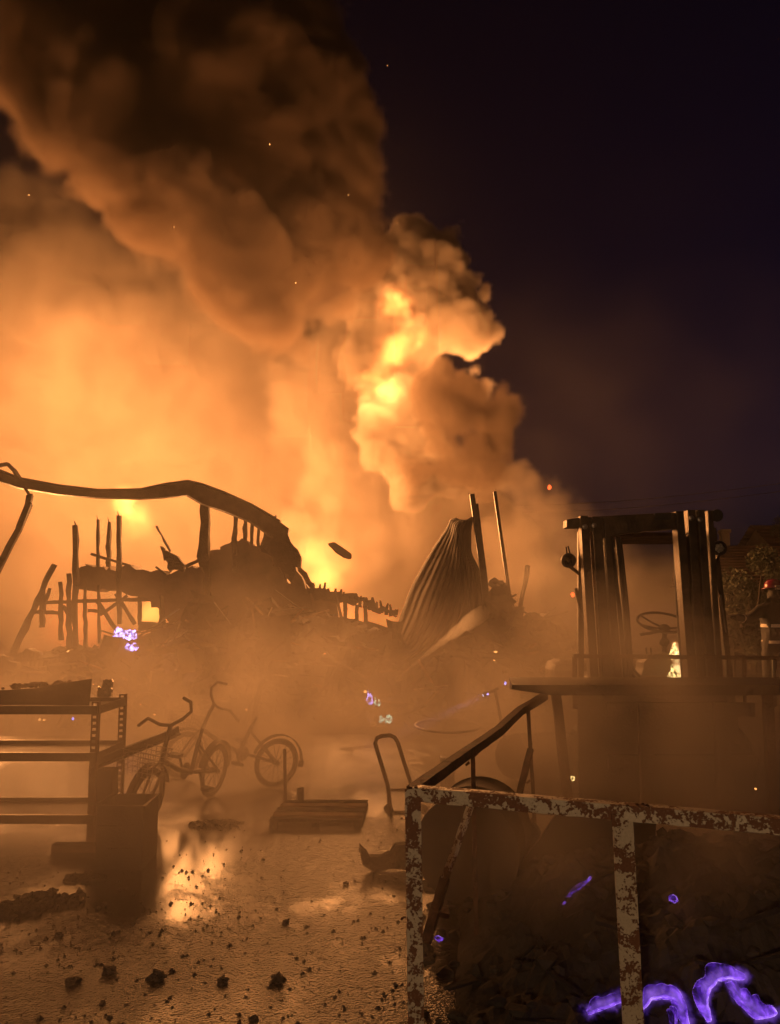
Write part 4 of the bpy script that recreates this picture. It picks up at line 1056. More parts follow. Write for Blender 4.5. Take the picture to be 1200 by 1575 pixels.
# body: chassis, bonnet, seat, counterweight, wheels
cx = P(1000, 1250, 6.8).x
MB().box((cx - .52, 6.35, .18), (cx + .52, 7.2, .98)).build('cowl', M_BODY, fk, bevel=.03)
MB().box((cx - .50, 7.2, .25), (cx + .50, 8.1, .85)).build('bonnet', M_BODY, fk, bevel=.05)
MB().box((cx - .52, 8.1, .18), (cx + .52, 8.6, 1.0)).build('counterweight', M_BODY, fk, bevel=.1)
st = MB().box((cx - .24, 7.4, .85), (cx + .24, 7.85, .97)).build('seat', M_RUBBER, fk, bevel=.03)
for x in (cx - .57, cx + .57):
    for y, r in ((6.55, .30), (8.05, .25)):
        w = MB().lathe([(r * .55, -.09), (r * .9, -.1), (r, -.07), (r, .07), (r * .9, .1), (r * .55, .09)], (x, y, r), (1, 0, 0), 28).build('wheel', M_RUBBER, fk, smooth=True)
        MB().lathe([(r * .5, -.095), (r * .5, .095)], (x, y, r), (1, 0, 0), 18).build('rim', M_MAST, w, smooth=True)
# carriage, load backrest, forks
MB().bar((cx - .55, YM - .09, .42), (cx + .55, YM - .09, .42), .05, .10).build('carriage_plate', M_MAST, fk)
MB().bar((cx - .55, YM - .09, .80), (cx + .55, YM - .09, .80), .05, .10).build('carriage_plate', M_MAST, fk)
a, b = P(882, 1009, YM - .08), P(1215, 1012, YM - .08)
MB().bar(a, b, .025, .03).build('load_backrest', M_RUST, fk)
for px, bm_ in ((884, 1050), (1120, 1045), (1144, 1045), (1190, 1047), (1212, 1050)):
    MB().bar(P(px, 1010, YM - .08), P(px + (2 if px > 900 else 0), bm_ + 40, YM - .08), .022 if px != 884 else .035, .02).build('backrest_bar', M_RUST if px < 1150 else M_BRIGHT, fk)
for x in (cx - .28, cx + .28):
    f = MB(); f.box((x - .05, YM - .17, .06), (x + .05, YM - .12, .86)); f.box((x - .05, YM - 1.1, .05), (x + .05, YM - .1701, .09)); f.build('fork', M_MAST, fk)
# the dark front plate below the bench top
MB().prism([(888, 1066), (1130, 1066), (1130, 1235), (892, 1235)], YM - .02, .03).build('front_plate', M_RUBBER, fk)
# ------------------------------------------------------------------ smoke as voxel clouds
def vol_material(name, color, density, anis, emis=None):
    m = bpy.data.materials.new(name)
    m.use_nodes = True
    nt = m.node_tree
    nt.nodes.clear()
    out = nt.nodes.new('ShaderNodeOutputMaterial')
    pv = nt.nodes.new('ShaderNodeVolumePrincipled')
    pv.inputs['Color'].default_value = (*color, 1)
    pv.inputs['Density'].default_value = density
    pv.inputs['Density Attribute'].default_value = 'density'
    pv.inputs['Anisotropy'].default_value = anis
    nt.links.new(pv.outputs[0], out.inputs['Volume'])
    return m

def voxel_cloud(name, lo, hi, coarse, fine, field, mat, label, freq, amp, cell_freq, cell_amp, warp=0.6, patch=None):
    """field(X,Y,Z)-> (signed distance inside>0, softness, density) on a coarse numpy grid; geometry nodes
    interpolate it, add turbulence and write a fog volume."""
    lo, hi = np.array(lo, float), np.array(hi, float)
    n = np.maximum(np.ceil((hi - lo) / coarse).astype(int) + 1, 2)
    xs = [np.linspace(lo[i], hi[i], n[i]) for i in range(3)]
    X, Y, Z = np.meshgrid(*xs, indexing='ij')
    sd, soft, dens = field(X, Y, Z)
    pts = np.stack([sd, soft, dens], -1).reshape(-1, 3).astype(np.float32)
    me = bpy.data.meshes.new(name)
    me.vertices.add(len(pts))
    me.vertices.foreach_set('co', pts.ravel())
    ob = bpy.data.objects.new(name, me)
    COL.objects.link(ob)
    ng = bpy.data.node_groups.new(name, 'GeometryNodeTree')
    ng.interface.new_socket('Geometry', in_out='INPUT', socket_type='NodeSocketGeometry')
    ng.interface.new_socket('Geometry', in_out='OUTPUT', socket_type='NodeSocketGeometry')
    N, L = ng.nodes, ng.links
    gi, go = N.new('NodeGroupInput'), N.new('NodeGroupOutput')
    def setv(sock, v):
        if hasattr(v, 'is_output') or isinstance(v, bpy.types.NodeSocket):
            L.new(v, sock)
        else:
            sock.default_value = v
    def M(op, a, b=None, c=None, clamp=False):
        q = N.new('ShaderNodeMath'); q.operation = op; q.use_clamp = clamp
        for i, v in enumerate((a, b, c)):
            if v is not None: setv(q.inputs[i], v)
        return q.outputs[0]
    def V(op, a, b=None, scale=None):
        q = N.new('ShaderNodeVectorMath'); q.operation = op
        setv(q.inputs[0], a)
        if b is not None: setv(q.inputs[1], b)
        if scale is not None: setv(q.inputs['Scale'], scale)
        return q.outputs[0]
    pos = N.new('GeometryNodeInputPosition').outputs[0]
    step = (hi - lo) / (n - 1)
    g = V('DIVIDE', V('SUBTRACT', pos, tuple(lo)), tuple(step))
    g = V('MINIMUM', V('MAXIMUM', g, (0, 0, 0)), tuple((n - 1).astype(float) - 1e-3))
    fl = V('FLOOR', g)
    fr = V('FRACTION', g)
    sp, sf = N.new('ShaderNodeSeparateXYZ'), N.new('ShaderNodeSeparateXYZ')
    L.new(fl, sp.inputs[0]); L.new(fr, sf.inputs[0])
    base = M('MULTIPLY_ADD', M('MULTIPLY_ADD', sp.outputs[0], float(n[1]), sp.outputs[1]), float(n[2]), sp.outputs[2])
    def samp(off):
        q = N.new('GeometryNodeSampleIndex'); q.data_type = 'FLOAT_VECTOR'; q.domain = 'POINT'; q.clamp = True
        L.new(gi.outputs[0], q.inputs['Geometry'])
        setv([s for s in q.inputs if s.name == 'Value' and s.enabled][0], pos2)
        L.new(M('ADD', base, float(off)), q.inputs['Index'])
        return [s for s in q.outputs if s.enabled][0]
    pos2 = N.new('GeometryNodeInputPosition').outputs[0]
    def mixv(a, b, t):
        q = N.new('ShaderNodeMix'); q.data_type = 'VECTOR'
        ins = [s for s in q.inputs if s.enabled]
        L.new(t, ins[0]); L.new(a, ins[1]); L.new(b, ins[2])
        return [s for s in q.outputs if s.enabled][0]
    c = {}
    for i in (0, 1):
        for j in (0, 1):
            for k in (0, 1):
                c[i, j, k] = samp((i * int(n[1]) + j) * int(n[2]) + k)
    e = {(i, j): mixv(c[i, j, 0], c[i, j, 1], sf.outputs[2]) for i in (0, 1) for j in (0, 1)}
    f = {i: mixv(e[i, 0], e[i, 1], sf.outputs[1]) for i in (0, 1)}
    val = mixv(f[0], f[1], sf.outputs[0])
    sv = N.new('ShaderNodeSeparateXYZ'); L.new(val, sv.inputs[0])
    sdn, sfn, den = sv.outputs
    nw = N.new('ShaderNodeTexNoise'); nw.inputs['Scale'].default_value = freq * 0.8; nw.inputs['Detail'].default_value = 2
    L.new(pos, nw.inputs['Vector'])
    wp = V('ADD', pos, V('SCALE', V('SUBTRACT', nw.outputs['Color'], (.5, .5, .5)), scale=warp * 2))
    nz = N.new('ShaderNodeTexNoise'); nz.inputs['Scale'].default_value = freq; nz.inputs['Detail'].default_value = 7; nz.inputs['Roughness'].default_value = 0.68
    L.new(wp, nz.inputs['Vector'])
    fb = M('MULTIPLY', M('SUBTRACT', nz.outputs[0], 0.5), amp * 2)
    tot = M('ADD', sdn, fb)
    if cell_amp:
        for q in (1, 2.3, 5.0):
            vo = N.new('ShaderNodeTexVoronoi'); vo.feature = 'F1'; vo.inputs['Scale'].default_value = cell_freq * q
            L.new(wp, vo.inputs['Vector'])
            tot = M('ADD', tot, M('MULTIPLY', M('SUBTRACT', 0.45, vo.outputs['Distance']), cell_amp * 1.8 / q ** .85))
    dv = M('MULTIPLY', M('DIVIDE', tot, sfn, clamp=True), den)
    # inner variation
    n2 = N.new('ShaderNodeTexNoise'); n2.inputs['Scale'].default_value = freq * 1.7; n2.inputs['Detail'].default_value = 4
    L.new(wp, n2.inputs['Vector'])
    if patch:
        dv = M('MULTIPLY', dv, M('MAXIMUM', M('MULTIPLY_ADD', n2.outputs[0], patch, .62 - patch * .5), .10))
    else:
        dv = M('MULTIPLY', dv, M('MULTIPLY_ADD', n2.outputs[0], 1.6, 0.2))
    vc = N.new('GeometryNodeVolumeCube')
    res = np.ceil((hi - lo) / fine).astype(int)
    L.new(dv, vc.inputs['Density'])
    vc.inputs['Min'].default_value = tuple(lo); vc.inputs['Max'].default_value = tuple(hi)
    for i, a in enumerate('XYZ'):
        vc.inputs['Resolution ' + a].default_value = int(res[i])
    sm = N.new('GeometryNodeSetMaterial'); sm.inputs['Material'].default_value = mat
    L.new(vc.outputs[0], sm.inputs[0]); L.new(sm.outputs[0], go.inputs[0])
    md = ob.modifiers.new('fog', 'NODES'); md.node_group = ng
    ob.data.materials.append(mat)
    ob['kind'] = 'stuff'; ob['label'] = label
    print('cloud', name, 'coarse', n, 'fine', res, res.prod())
    return ob

def blobs_field(blobs, X, Y, Z, k=0.9):
    """smooth union of ellipsoids; blob = (centre, radius(m), softness, density, squash_y)"""
    acc = np.full(X.shape, -1e3); wsum = np.zeros(X.shape); so = np.zeros(X.shape); de = np.zeros(X.shape)
    for c, r, soft, dens, sy in blobs:
        d = r - np.sqrt((X - c[0])**2 + ((Y - c[1]) / sy)**2 + (Z - c[2])**2)
        h = np.clip(0.5 + 0.5 * (d - acc) / k, 0, 1)
        acc = acc * (1 - h) + d * h + k * h * (1 - h)
        w = np.exp(np.clip(d / 0.7, -30, 6)) + 1e-12
        wsum += w; so += w * soft; de += w * dens
    return acc, so / wsum, de / wsum
# ================================================================== FIREFIGHTER, standing on the rubble at the right edge
def person(loc, label):
    t = thing('person', loc, label, 'person')
    J = {'pelvis': (0, 0, .98), 'belly': (0, 0, 1.14), 'chest': (.01, .03, 1.36), 'neck': (0, .04, 1.52), 'head0': (-.01, .0, 1.62), 'head': (-.01, -.01, 1.70),
         'lsh': (-.19, .02, 1.44), 'lel': (-.42, -.10, 1.30), 'lwr': (-.64, -.22, 1.34), 'rsh': (.20, .04, 1.44), 'rel': (.28, -.05, 1.18), 'rwr': (.16, -.22, 1.05),
         'lhip': (-.11, 0, .92), 'lkn': (-.16, -.05, .50), 'lan': (-.18, .02, .10), 'lto': (-.20, -.16, .04), 'rhip': (.11, 0, .92), 'rkn': (.15, -.03, .50), 'ran': (.18, .04, .10), 'rto': (.20, -.14, .04)}
    R = {'pelvis': .17, 'belly': .165, 'chest': .19, 'neck': .065, 'head0': .085, 'head': .10, 'lsh': .09, 'lel': .07, 'lwr': .05, 'rsh': .09, 'rel': .07, 'rwr': .05,
         'lhip': .12, 'lkn': .085, 'lan': .06, 'lto': .05, 'rhip': .12, 'rkn': .085, 'ran': .06, 'rto': .05}
    E = [('pelvis', 'belly'), ('belly', 'chest'), ('chest', 'neck'), ('neck', 'head0'), ('head0', 'head'), ('chest', 'lsh'), ('lsh', 'lel'), ('lel', 'lwr'), ('chest', 'rsh'), ('rsh', 'rel'), ('rel', 'rwr'),
         ('pelvis', 'lhip'), ('lhip', 'lkn'), ('lkn', 'lan'), ('lan', 'lto'), ('pelvis', 'rhip'), ('rhip', 'rkn'), ('rkn', 'ran'), ('ran', 'rto')]
    ks = list(J); V_ = [J[k] for k in ks]; Rr = [R[k] for k in ks]; Ee = [(ks.index(a), ks.index(b)) for a, b in E]
    def hand(w, dirv, side):
        wi = len(V_); d = Vector(dirv).normalized(); u = d.cross(Vector((0, 0, 1))).normalized(); dn = u.cross(d)
        V_.append(tuple(Vector(w) + d * .07)); Rr.append(.036); Ee.append((ks.index('lwr' if side < 0 else 'rwr'), wi))
        for f_ in range(4):
            o_ = u * (f_ - 1.5) * .021; base = Vector(w) + d * .10 + o_; L = (.07, .08, .075, .06)[f_]
            i0 = len(V_); V_.extend([tuple(base), tuple(base + d * L * .5 - dn * .0), tuple(base + d * L * .75 - dn * .035)]); Rr.extend([.012, .011, .009]); Ee.extend([(wi, i0), (i0, i0 + 1), (i0 + 1, i0 + 2)])
        i0 = len(V_); V_.extend([tuple(Vector(w) + d * .06 - u * .05), tuple(Vector(w) + d * .10 - u * .07 - dn * .02)]); Rr.extend([.013, .011]); Ee.extend([(wi, i0), (i0, i0 + 1)])
    hand(J['lwr'], (-.9, -.4, .1), -1); hand(J['rwr'], (-.3, -.9, -.2), 1)
    me = bpy.data.meshes.new('body'); me.from_pydata(V_, Ee, []); o = bpy.data.objects.new('body', me); COL.objects.link(o); o.parent = t
    me.materials.append(M_COAT)
    sk = o.modifiers.new('skin', 'SKIN'); 
    for i, v in enumerate(me.skin_vertices[0].data): v.radius = (Rr[i], Rr[i]); v.use_root = (i == 0)
    sb = o.modifiers.new('round', 'SUBSURF'); sb.levels = sb.render_levels = 2
    def part(mb, nm, m, smooth=True):
        mb.v = [v + t.location for v in mb.v]; return mb.build(nm, m, t, smooth=smooth)
    hc = Vector((-.01, -.015, 1.735))
    hm = part(MB().lathe([(.125, 0), (.128, .03), (.115, .075), (.08, .11), (.02, .128)], hc, (0, .12, 1), 26), 'helmet', M_HELMET)
    part(MB().lathe([(.12, .004), (.165, -.006), (.165, -.014), (.12, -.004)], hc, (0, .12, 1), 26), 'helmet_brim', M_HELMET)
    part(MB().box((-.06, -.155, 1.71), (.04, -.145, 1.77)), 'visor', M_GLASS, False)
    f_ = MB(); f_.lathe([(.05, -.075), (.075, -.04), (.082, .0), (.08, .05)], Vector((-.01, -.03, 1.665)), (0, 0, 1), 18)
    f_.lathe([(.016, 0), (.008, .03)], Vector((-.01, -.105, 1.665)), (0, -1, -.2), 8)
    part(f_, 'breathing_mask', M_RUBBER)
    for sx in (): part(MB().lathe([(.010, 0), (.006, .008)], Vector((sx, -.108, 1.69)), (0, -1, 0), 8), 'eye', M_TAPE)
    def band(c, ax, r0, h, nm='reflective_stripe', sq=1.0):
        mb = MB().lathe([(r0, -h / 2), (r0 + .006, -h / 2), (r0 + .006, h / 2), (r0, h / 2)], c, ax, 26)
        if sq != 1: mb.v = [Vector((v.x, (v.y - c[1]) * sq + c[1], v.z)) for v in mb.v]
        part(mb, nm, M_TAPE)
    band((0, .02, 1.22), (0, 0, 1), .185, .045); band((0, .0, 1.0), (0, 0, 1), .19, .04)
    band((-.30, -.04, 1.37), (-.8, -.42, -.45), .062, .03); band((-.53, -.16, 1.32), (-.85, -.48, .15), .05, .03); band((.24, 0, 1.31), (.3, -.35, -1), .064, .03)
    band((-.17, -.02, .36), (0, 0, 1), .085, .035); band((.165, 0, .36), (0, 0, 1), .085, .035)
    tk = part(MB().lathe([(.03, 0), (.075, .03), (.08, .1), (.08, .42), (.05, .50)], (.02, .26, 1.0), (0, .05, 1), 16), 'air_cylinder', M_STEEL)
    lm_ = part(MB().lathe([(.022, 0), (.028, .05), (.02, .10)], (-.80, -.31, 1.33), (-.9, -.4, .1), 12), 'hand_lamp', M_BRIGHT)
    part(MB().lathe([(.020, 0), (.010, .006)], (-.888, -.351, 1.343), (-.9, -.4, .1), 12), 'lamp_glass', emit('torch_glow', (.75, .65, 1.0), 4, False))
    return t
pp = P(1192, 925, 11.0); pp.z = .05
ff = person(pp, 'firefighter in dark coat with bright stripes and red helmet holding out a lamp')

# ================================================================== THE FIRE ITSELF
def flame_material(c0=(1, .13, .03), c1=(1, .50, .09), gain=None):
    m = bpy.data.materials.new('burning_gas'); m.use_nodes = True; nt = m.node_tree; N, L = nt.nodes, nt.links; N.clear()
    out = N.new('ShaderNodeOutputMaterial'); at = N.new('ShaderNodeAttribute'); at.attribute_name = 'density'
    em = N.new('ShaderNodeEmission'); cr = N.new('ShaderNodeValToRGB')
    cr.color_ramp.elements[0].position = 0; cr.color_ramp.elements[0].color = (*c0, 1)
    cr.color_ramp.elements[1].position = 1; cr.color_ramp.elements[1].color = (*c1, 1)
    L.new(at.outputs['Fac'], cr.inputs[0]); L.new(cr.outputs[0], em.inputs['Color'])
    mu = N.new('ShaderNodeMath'); mu.operation = 'MULTIPLY'; mu.inputs[1].default_value = gain or FLAME_GAIN
    L.new(at.outputs['Fac'], mu.inputs[0]); L.new(mu.outputs[0], em.inputs['Strength']); L.new(em.outputs[0], out.inputs['Volume'])
    return m
FLAME_GAIN = 1.6
flames = [(192, 770, 16.5, 26, .3, 6.0), (210, 800, 17.8, 34, .5, .5), (238, 945, 14.2, 32, .3, 3.0), (480, 850, 15.2, 36, .3, 1.5), (500, 890, 15.2, 44, .3, 1.5), (545, 870, 15.2, 24, .3, 1.0), (545, 950, 14.6, 36, .4, .9), (600, 955, 14.6, 30, .4, .7),
          (465, 918, 14.2, 14, .3, 1.2), (715, 968, 13.2, 30, .4, 1.1), (760, 975, 13.4, 20, .3, .8), (60, 1010, 13.2, 24, .5, .35), (525, 845, 15.2, 26, .4, .3),
          (400, 1000, 14.6, 60, .8, .3), (120, 960, 15.0, 60, .8, .25)]
FB = [(P(x, y, Y), r * Y / F_PX, s_, d_, 1.0) for x, y, Y, r, s_, d_ in flames]
voxel_cloud('flames', (-9, 12.2, -.2), (3.5, 19, 5.2), .25, .07, lambda X, Y, Z: blobs_field(FB, X, Y, Z, .3), flame_material(),
            'flames burning inside and behind the collapsed shed', 1.3, .45, 1.0, 0, .35)
UP = [(x, y, Y, r, s_, d_) for x, y, Y, r, s_, d_ in ((612, 470, 20.4, 30, .4, 1.9), (606, 540, 19.7, 34, .4, 2.0), (600, 600, 19.5, 30, .4, 1.6), (640, 510, 19.7, 26, .4, 1.5), (560, 590, 19.6, 22, .4, 1.0), (690, 770, 19.6, 12, .5, .5))]
FU = [(P(x, y, Y), r * Y / F_PX, s_, d_, 1.0) for x, y, Y, r, s_, d_ in UP]
voxel_cloud('flames', (-3, 18, 3), (4, 22, 12), .3, .1, lambda X, Y, Z: blobs_field(FU, X, Y, Z, .5), flame_material(),
            'flames licking up inside the right-hand smoke billow', 1.6, .7, 1.0, 0, .6)
VB = []
for k, q in enumerate(CURLS):
    if k in (2, 5): continue
    for i, p_ in enumerate(q[::2]): VB.append((p_ + Vector((0, 0, .004)), .031 - .008 * abs(i * 2 / len(q) - .5), .02, 1.0, 1.0))
voxel_cloud('flames', (.60, 2.78, -.02), (1.62, 3.08, .36), .015, .0042, lambda X, Y, Z: blobs_field(VB, X, Y, Z, .012), flame_material((.12, .025, .62), (.40, .17, 1.0), 9),
            'violet flames curling over the embers at the lower right', 20, .045, 1.0, 0, .045)
CB = [(P(x, y, 6.62), r * 6.62 / F_PX, .03, 1.0, 1.0) for x, y, r in ((1040, 992, 8), (1044, 1004, 10), (1040, 1016, 7), (1046, 1030, 12), (1052, 1040, 9), (1061, 1032, 6))]
voxel_cloud('flames', (2.05, 6.45, 1.0), (2.62, 6.8, 1.6), .03, .010, lambda X, Y, Z: blobs_field(CB, X, Y, Z, .02), flame_material((1, .30, .06), (1, .72, .30), 22),
            'small yellow fire burning in the forklift cab', 9, .06, 1.0, 0, .05)
def flame_or_glint_shape(name, px, py, Y, w, h, m, label, n=3, cat='flame'):
    mb = MB(); rr = random.Random(int(px * 7 + py))
    for k in range(n):
        x = px + (rr.random() - .5) * w * .8; hh = h * rr.uniform(.5, 1); ww = w * rr.uniform(.22, .4) * Y / F_PX
        base = P(x, py + h / 2, Y + rr.uniform(-.05, .05)); tip = P(x + rr.uniform(-.2, .2) * w, py + h / 2 - hh, Y)
        pts = [base.lerp(tip, t / 7) + Vector((math.sin(t * 1.7 + k) * ww * .25, 0, 0)) for t in range(8)]
        mb.tube(pts, ww, 8, rs=[ww * q for q in (.5, .85, 1, .9, .7, .45, .22, .05)])
    o = mb.build(name, m, smooth=True)
    return tag(o, label, cat)
flame_or_glint_shape('flame', 1041, 1000, 6.68, 20, 26, M_WHITE, 'white-yellow flame burning beside the forklift steering column', 4)
flame_or_glint_shape('flame', 1043, 1034, 6.6, 22, 30, M_WHITE, 'lower white-yellow flame under the first, at the forklift dashboard', 4)
flame_or_glint_shape('flame', 1061, 1034, 6.45, 14, 30, M_WHITE, 'small flame right of the lower forklift flame, against the mast', 2)
flame_or_glint_shape('flame', 195, 970, 11.2, 26, 24, M_BLUE, 'blue-violet flame in the rubble below the lit window', 5)
flame_or_glint_shape('flame', 203, 993, 11.0, 18, 12, M_BLUE, 'small pale flame just under the blue-violet one', 4)
flame_or_glint_shape('flame', 568, 1072, 10.0, 9, 22, M_BLUE, 'thin bluish reflected glint, made as a glowing shape, at the front of the rubble', 2)  # strobe reflection put in as a self-lit shape, no fire here
M_CYAN = emit('pale_green_glint', (.5, .85, .6), 1.6, True, 30)  # emission imitates reflected glints on wet fragments
flame_or_glint_shape('flame', 580, 1078, 9.8, 8, 16, M_CYAN, 'pale greenish reflected glint, made as a glowing shape, right of the thin bluish one, at the rubble front', 2)  # reflection put in as a self-lit shape, no fire here
flame_or_glint_shape('flame', 594, 1104, 9.0, 16, 14, M_CYAN, 'lowest pale green reflected glint, made as a glowing shape, above the hand truck handle', 4)  # reflection put in as a self-lit shape, no fire here
flame_or_glint_shape('flame', 112, 1104, 6.2, 7, 7, M_BLUE, 'tiny blue flame behind the shelving bench legs', 1)
for px, py, Y, r, m_, lab in ((845, 750, 15, 3, M_RED, 'red spark high in the smoke right of the poles'), (881, 915, 6.3, 3, M_RED, 'red spark glowing left of the forklift pillar'),
                          (777, 1051, 6.0, 1.8, M_BLUE, 'violet spark at the left tip of the steel bench top'), (750, 1067, 7.5, 1.8, M_BLUE, 'bluish spark at the nozzle of the faint spray'),
                          (881, 1197, 5.8, 3.2, M_WHITE, 'bright yellow ember beside the slanting bench leg'), (562, 1064, 10, 2, M_SPARK, 'orange spark low in the rubble left of the jet'),
                          (1162, 1213, 4.5, 1.6, M_SPARK, 'tiny spark in the dark smoke at the far right'), (1133, 1060, 6.0, 1.4, M_SPARK, 'tiny spark under the load backrest at the right')):
    o = clump(MB(), P(px, py, Y), r / F_PX * Y, 1.2, 1, .4).build('spark', m_); tag(o, lab, 'spark')
rs_ = random.Random(9)
for px, py in [(596, 101), (415, 222), (536, 300), (235, 346), (268, 349), (455, 435), (45, 300), (611, 343)]:
    o = clump(MB(), P(px, py, rs_.uniform(16, 18)), rs_.uniform(.007, .013), 1.5, 1, .4).build('spark', M_SPARK)
    tag(o, 'tiny orange spark floating in front of the smoke plume', 'spark', 'sparks drifting up with the smoke')
for i in range(14):
    px = rs_.uniform(60, 820); Y = rs_.uniform(9.9, 11.6); c = P(px, 1000, Y); c.z = rub_h(px, Y) + .05
    o = clump(MB(), c, rs_.uniform(.012, .028), .6, 1, .4).build('spark', M_SPARK)
    tag(o, 'tiny orange glint glowing in the rubble heap', 'spark', 'embers glowing in the rubble')

# ================================================================== SMOKE
# --- the plume:  (px, py, Y, radius in px, softness m, density, squash)
B = []
def blob(px, py, Y, rpx, soft=0.5, dens=1.0, sy=0.7):
    c = P(px, py, Y)
    dist = math.sqrt(Y * Y + (c.z - 1.6)**2)
    B.append((c, rpx * Y / F_PX * 1.0 * (dist / Y) ** .5, soft, dens, sy))
# glowing wall of smoke behind the building
for px, py, r in ((-120, 620, 260), (60, 560, 220), (-60, 760, 250), (180, 740, 220), (260, 620, 200), (120, 800, 220), (300, 800, 220),
                  (-60, 480, 170), (50, 490, 150), (400, 700, 170), (480, 800, 190), (200, 530, 150), (20, 330, 95), (110, 380, 95), (190, 430, 90), (290, 500, 90), (420, 600, 120), (480, 560, 110), (350, 480, 110)):
    blob(px, py, 26, r, 1.7, 1.0, .5)
for px, py, r in ((520, 640, 110), (600, 760, 130), (700, 800, 100), (560, 880, 160), (720, 900, 120), (560, 520, 90)):
    blob(px, py, 24, r, .4, 1.0, .7)
# right-hand billows
B_WALL = B; B = []
for px, py, Y, r in ((600, 560, 23, 80), (610, 480, 23, 85), (655, 462, 22, 70), (695, 500, 21.5, 56), (640, 400, 22.5, 66), (730, 480, 21.5, 26), (712, 430, 22, 24), (722, 530, 21.5, 26),
                     (600, 650, 21, 70), (765, 730, 19.6, 40), (800, 712, 19.8, 20), (650, 730, 20.5, 70), (745, 600, 20.8, 22)):
    blob(px, py, Y, r, .12, 3.0, .9)
for px, py, Y, r in ((840, 800, 20, 60), (905, 830, 20, 60), (800, 860, 21, 80), (960, 880, 20, 50)):
    blob(px, py, Y, r, 1.8, .4, .8)
# dark rolling column in front, leaning up to the left
B_BRIGHT = B; B = []
for px, py, Y, r in ((460, 545, 18.6, 36), (435, 495, 18.0, 62), (385, 430, 17.8, 82), (330, 360, 17.8, 95), (260, 290, 18, 105), (180, 200, 18, 120),
                     (90, 90, 18.5, 125), (470, 420, 19.5, 85), (510, 350, 20, 75), (420, 310, 19.5, 110), (480, 240, 20, 90), (500, 160, 20.5, 80),
                     (350, 180, 19.5, 150), (455, 60, 20.5, 95), (280, 50, 20, 160), (100, -60, 20.5, 165), (350, -80, 21, 180), (560, 400, 21.5, 60),
                     (545, 290, 20.8, 36)):
    blob(px, py, Y, r, .45, 1.5, .95)
for px, py, Y, r in ((672, 635, 19.2, 50), (725, 622, 19.2, 34), (765, 632, 19.4, 18), (712, 680, 19.0, 50), (640, 690, 19.2, 50), (755, 700, 19.2, 30)):  # backlit lobe, its shade put into the darker smoke colour
    blob(px, py, Y, r, .12, 1.6, .9)
B_DARK = B; B = B_BRIGHT
for px, py, Y, r in ((40, 260, 22, 55), (-20, 200, 22, 50)):
    blob(px, py, Y, r, 2.0, .5, .9)
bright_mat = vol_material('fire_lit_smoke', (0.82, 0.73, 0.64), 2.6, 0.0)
soot_shade_mat = vol_material('sooty_shaded_smoke', (0.43, 0.335, 0.26), 2.4, 0.0)  # darker colour carries soot and also the shade of column and lobe
voxel_cloud('smoke_plume', (-19, 20, 0.0), (6, 31, 17), 0.45, 0.16, lambda X, Y, Z: blobs_field(B_WALL, X, Y, Z, 1.4), bright_mat,
            'bright orange fire-lit smoke filling the sky behind the burnt building', 0.30, 1.5, 0.42, 0.45, 1.1)
voxel_cloud('smoke_plume', (-5, 17, 0.0), (11, 27, 15), 0.4, 0.09, lambda X, Y, Z: blobs_field(B_BRIGHT, X, Y, Z, .7), bright_mat,
            'crisp rounded billow of orange smoke at the right edge of the plume', 0.40, .55, 0.75, 0.42, 0.45)
voxel_cloud('smoke_plume', (-13, 14, 3.5), (4.2, 25, 26), 0.45, 0.105, lambda X, Y, Z: blobs_field(B_DARK, X, Y, Z, 1.0), soot_shade_mat,
            'dark sooty column of smoke, coloured for its shade too, leaning left above the fire-lit smoke', 0.30, 1.1, 0.50, 0.65, 0.8)
# --- low smoke creeping over the yard, between the viewer and the ruin
FG = []
def fblob(px, py, Y, r, soft, dens, sy=.8): FG.append((P(px, py, Y), r, soft, dens, sy))
fblob(400, 1150, 7.9, 1.0, 1.1, .9); fblob(540, 1130, 8.0, 1.0, 1.1, .9); fblob(280, 1110, 8.4, .9, 1.1, .6); fblob(60, 1100, 8.2, 1.0, 1.1, .6)
fblob(480, 1180, 7.2, .9, 1.0, .8); fblob(640, 1130, 7.9, 1.0, 1.1, .8); fblob(740, 1110, 8.0, 1.0, 1.2, .7); fblob(840, 1000, 10.0, 1.2, 1.5, .6)
fblob(870, 920, 11.6, 1.3, 1.6, .45); fblob(60, 1200, 6.4, .8, 1.0, .7); fblob(360, 1180, 6.6, .55, .6, 1.1); fblob(420, 1260, 5.4, .6, .8, .4)
fblob(430, 1020, 10.2, .8, 1.3, .2); fblob(800, 960, 11.0, 1.0, 1.3, .4)
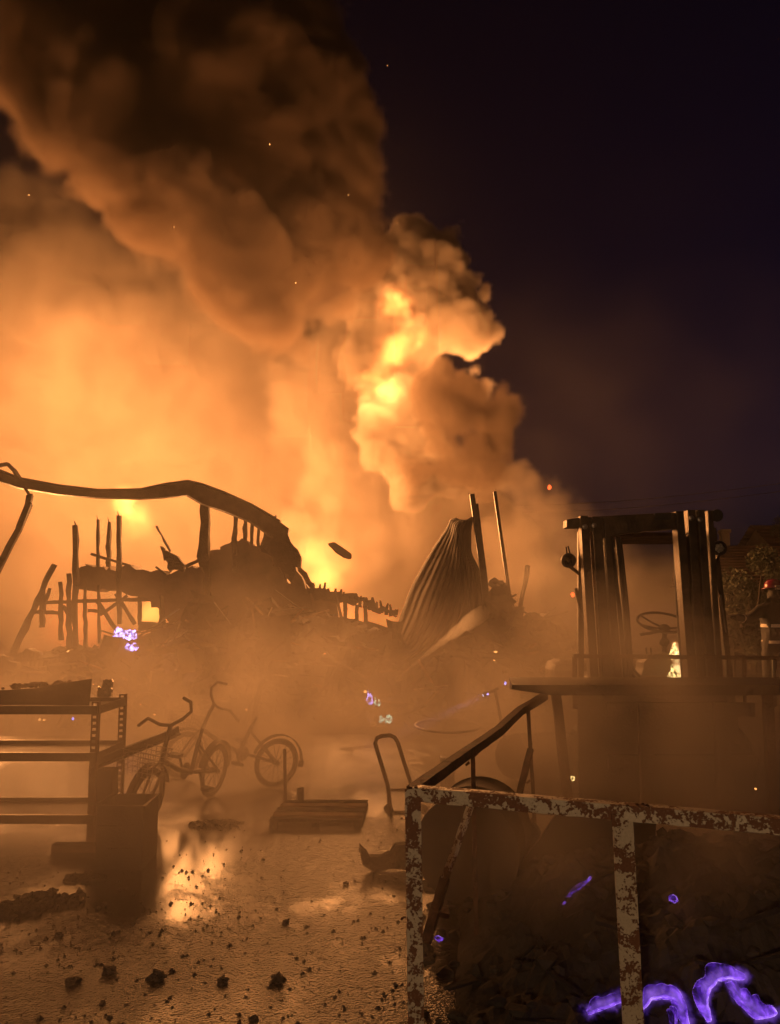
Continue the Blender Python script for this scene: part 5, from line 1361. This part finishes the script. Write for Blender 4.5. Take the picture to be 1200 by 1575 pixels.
fblob(1010, 1130, 5.1, .8, .8, 1.1); fblob(1120, 1180, 4.9, .75, .8, .9); fblob(900, 1150, 5.3, .5, .6, .8); fblob(700, 1200, 6.2, .7, .8, 1.1); fblob(820, 1190, 5.9, .6, .7, 1.0); fblob(860, 1330, 4.0, .4, .6, .5); fblob(400, 1150, 7.0, .6, .6, .9)
fblob(1080, 1330, 3.9, .7, .8, .9); fblob(850, 1380, 3.7, .5, .7, .8); fblob(1180, 1250, 4.3, .7, .8, .9); fblob(520, 1400, 4.2, .5, .8, .25); fblob(950, 1050, 5.5, .6, .6, .9); fblob(1000, 960, 7.6, .9, .8, .6)
def yard_field(X, Y, Z):
    sd, so, de = blobs_field(FG, X, Y, Z, .8)
    # a thin veil lies over the whole yard, thicker to the left and low down, plus the thick wisps above
    left = np.clip(.75 - X * .14, .3, 1.0)
    veil = .17 * left * (np.clip((1.9 - Z) / 1.3, 0, 1) + .12) * np.clip((Y - 2.2) / 1.6, 0, 1) * (1 - .94 * np.clip((Y - 7.6) / 1.6, 0, 1)) * (1 - .75 * np.clip((X + .1) / .5, 0, 1) * np.clip((5.4 - Y) / .7, 0, 1)) * np.clip((13.4 - Y) / 1.2, 0, 1)
    w = np.clip(sd / np.maximum(so, .1), 0, 1) * de * .75
    return np.full(X.shape, 1.2), np.full(X.shape, 1.0) * 1.4, veil + w
yard_mat = vol_material('yard_smoke', (0.88, 0.80, 0.70), YARD_D, 0.4)
voxel_cloud('low_smoke', (-6.5, 2.3, -.1), (5.5, 13.5, 3.8), 0.25, 0.10, yard_field, yard_mat,
            'drifting low smoke creeping over the yard in front of the ruin', .8, 2.4, 1.0, 0, .6, patch=4.5)
hb = MB().box((-30, -2, -1.0), (24, 32, 27.5))
hm_ = bpy.data.materials.new('thin_haze'); hm_.use_nodes = True; nt = hm_.node_tree; nt.nodes.clear()
ho = nt.nodes.new('ShaderNodeOutputMaterial'); hv = nt.nodes.new('ShaderNodeVolumePrincipled'); hv.inputs['Density'].default_value = HAZE_D; hv.inputs['Color'].default_value = (.85, .78, .70, 1); hv.inputs['Anisotropy'].default_value = .3
nt.links.new(hv.outputs[0], ho.inputs['Volume'])
hz = hb.build('haze', hm_)
tag(hz, 'thin brown fire haze hanging over the whole yard', kind='stuff')
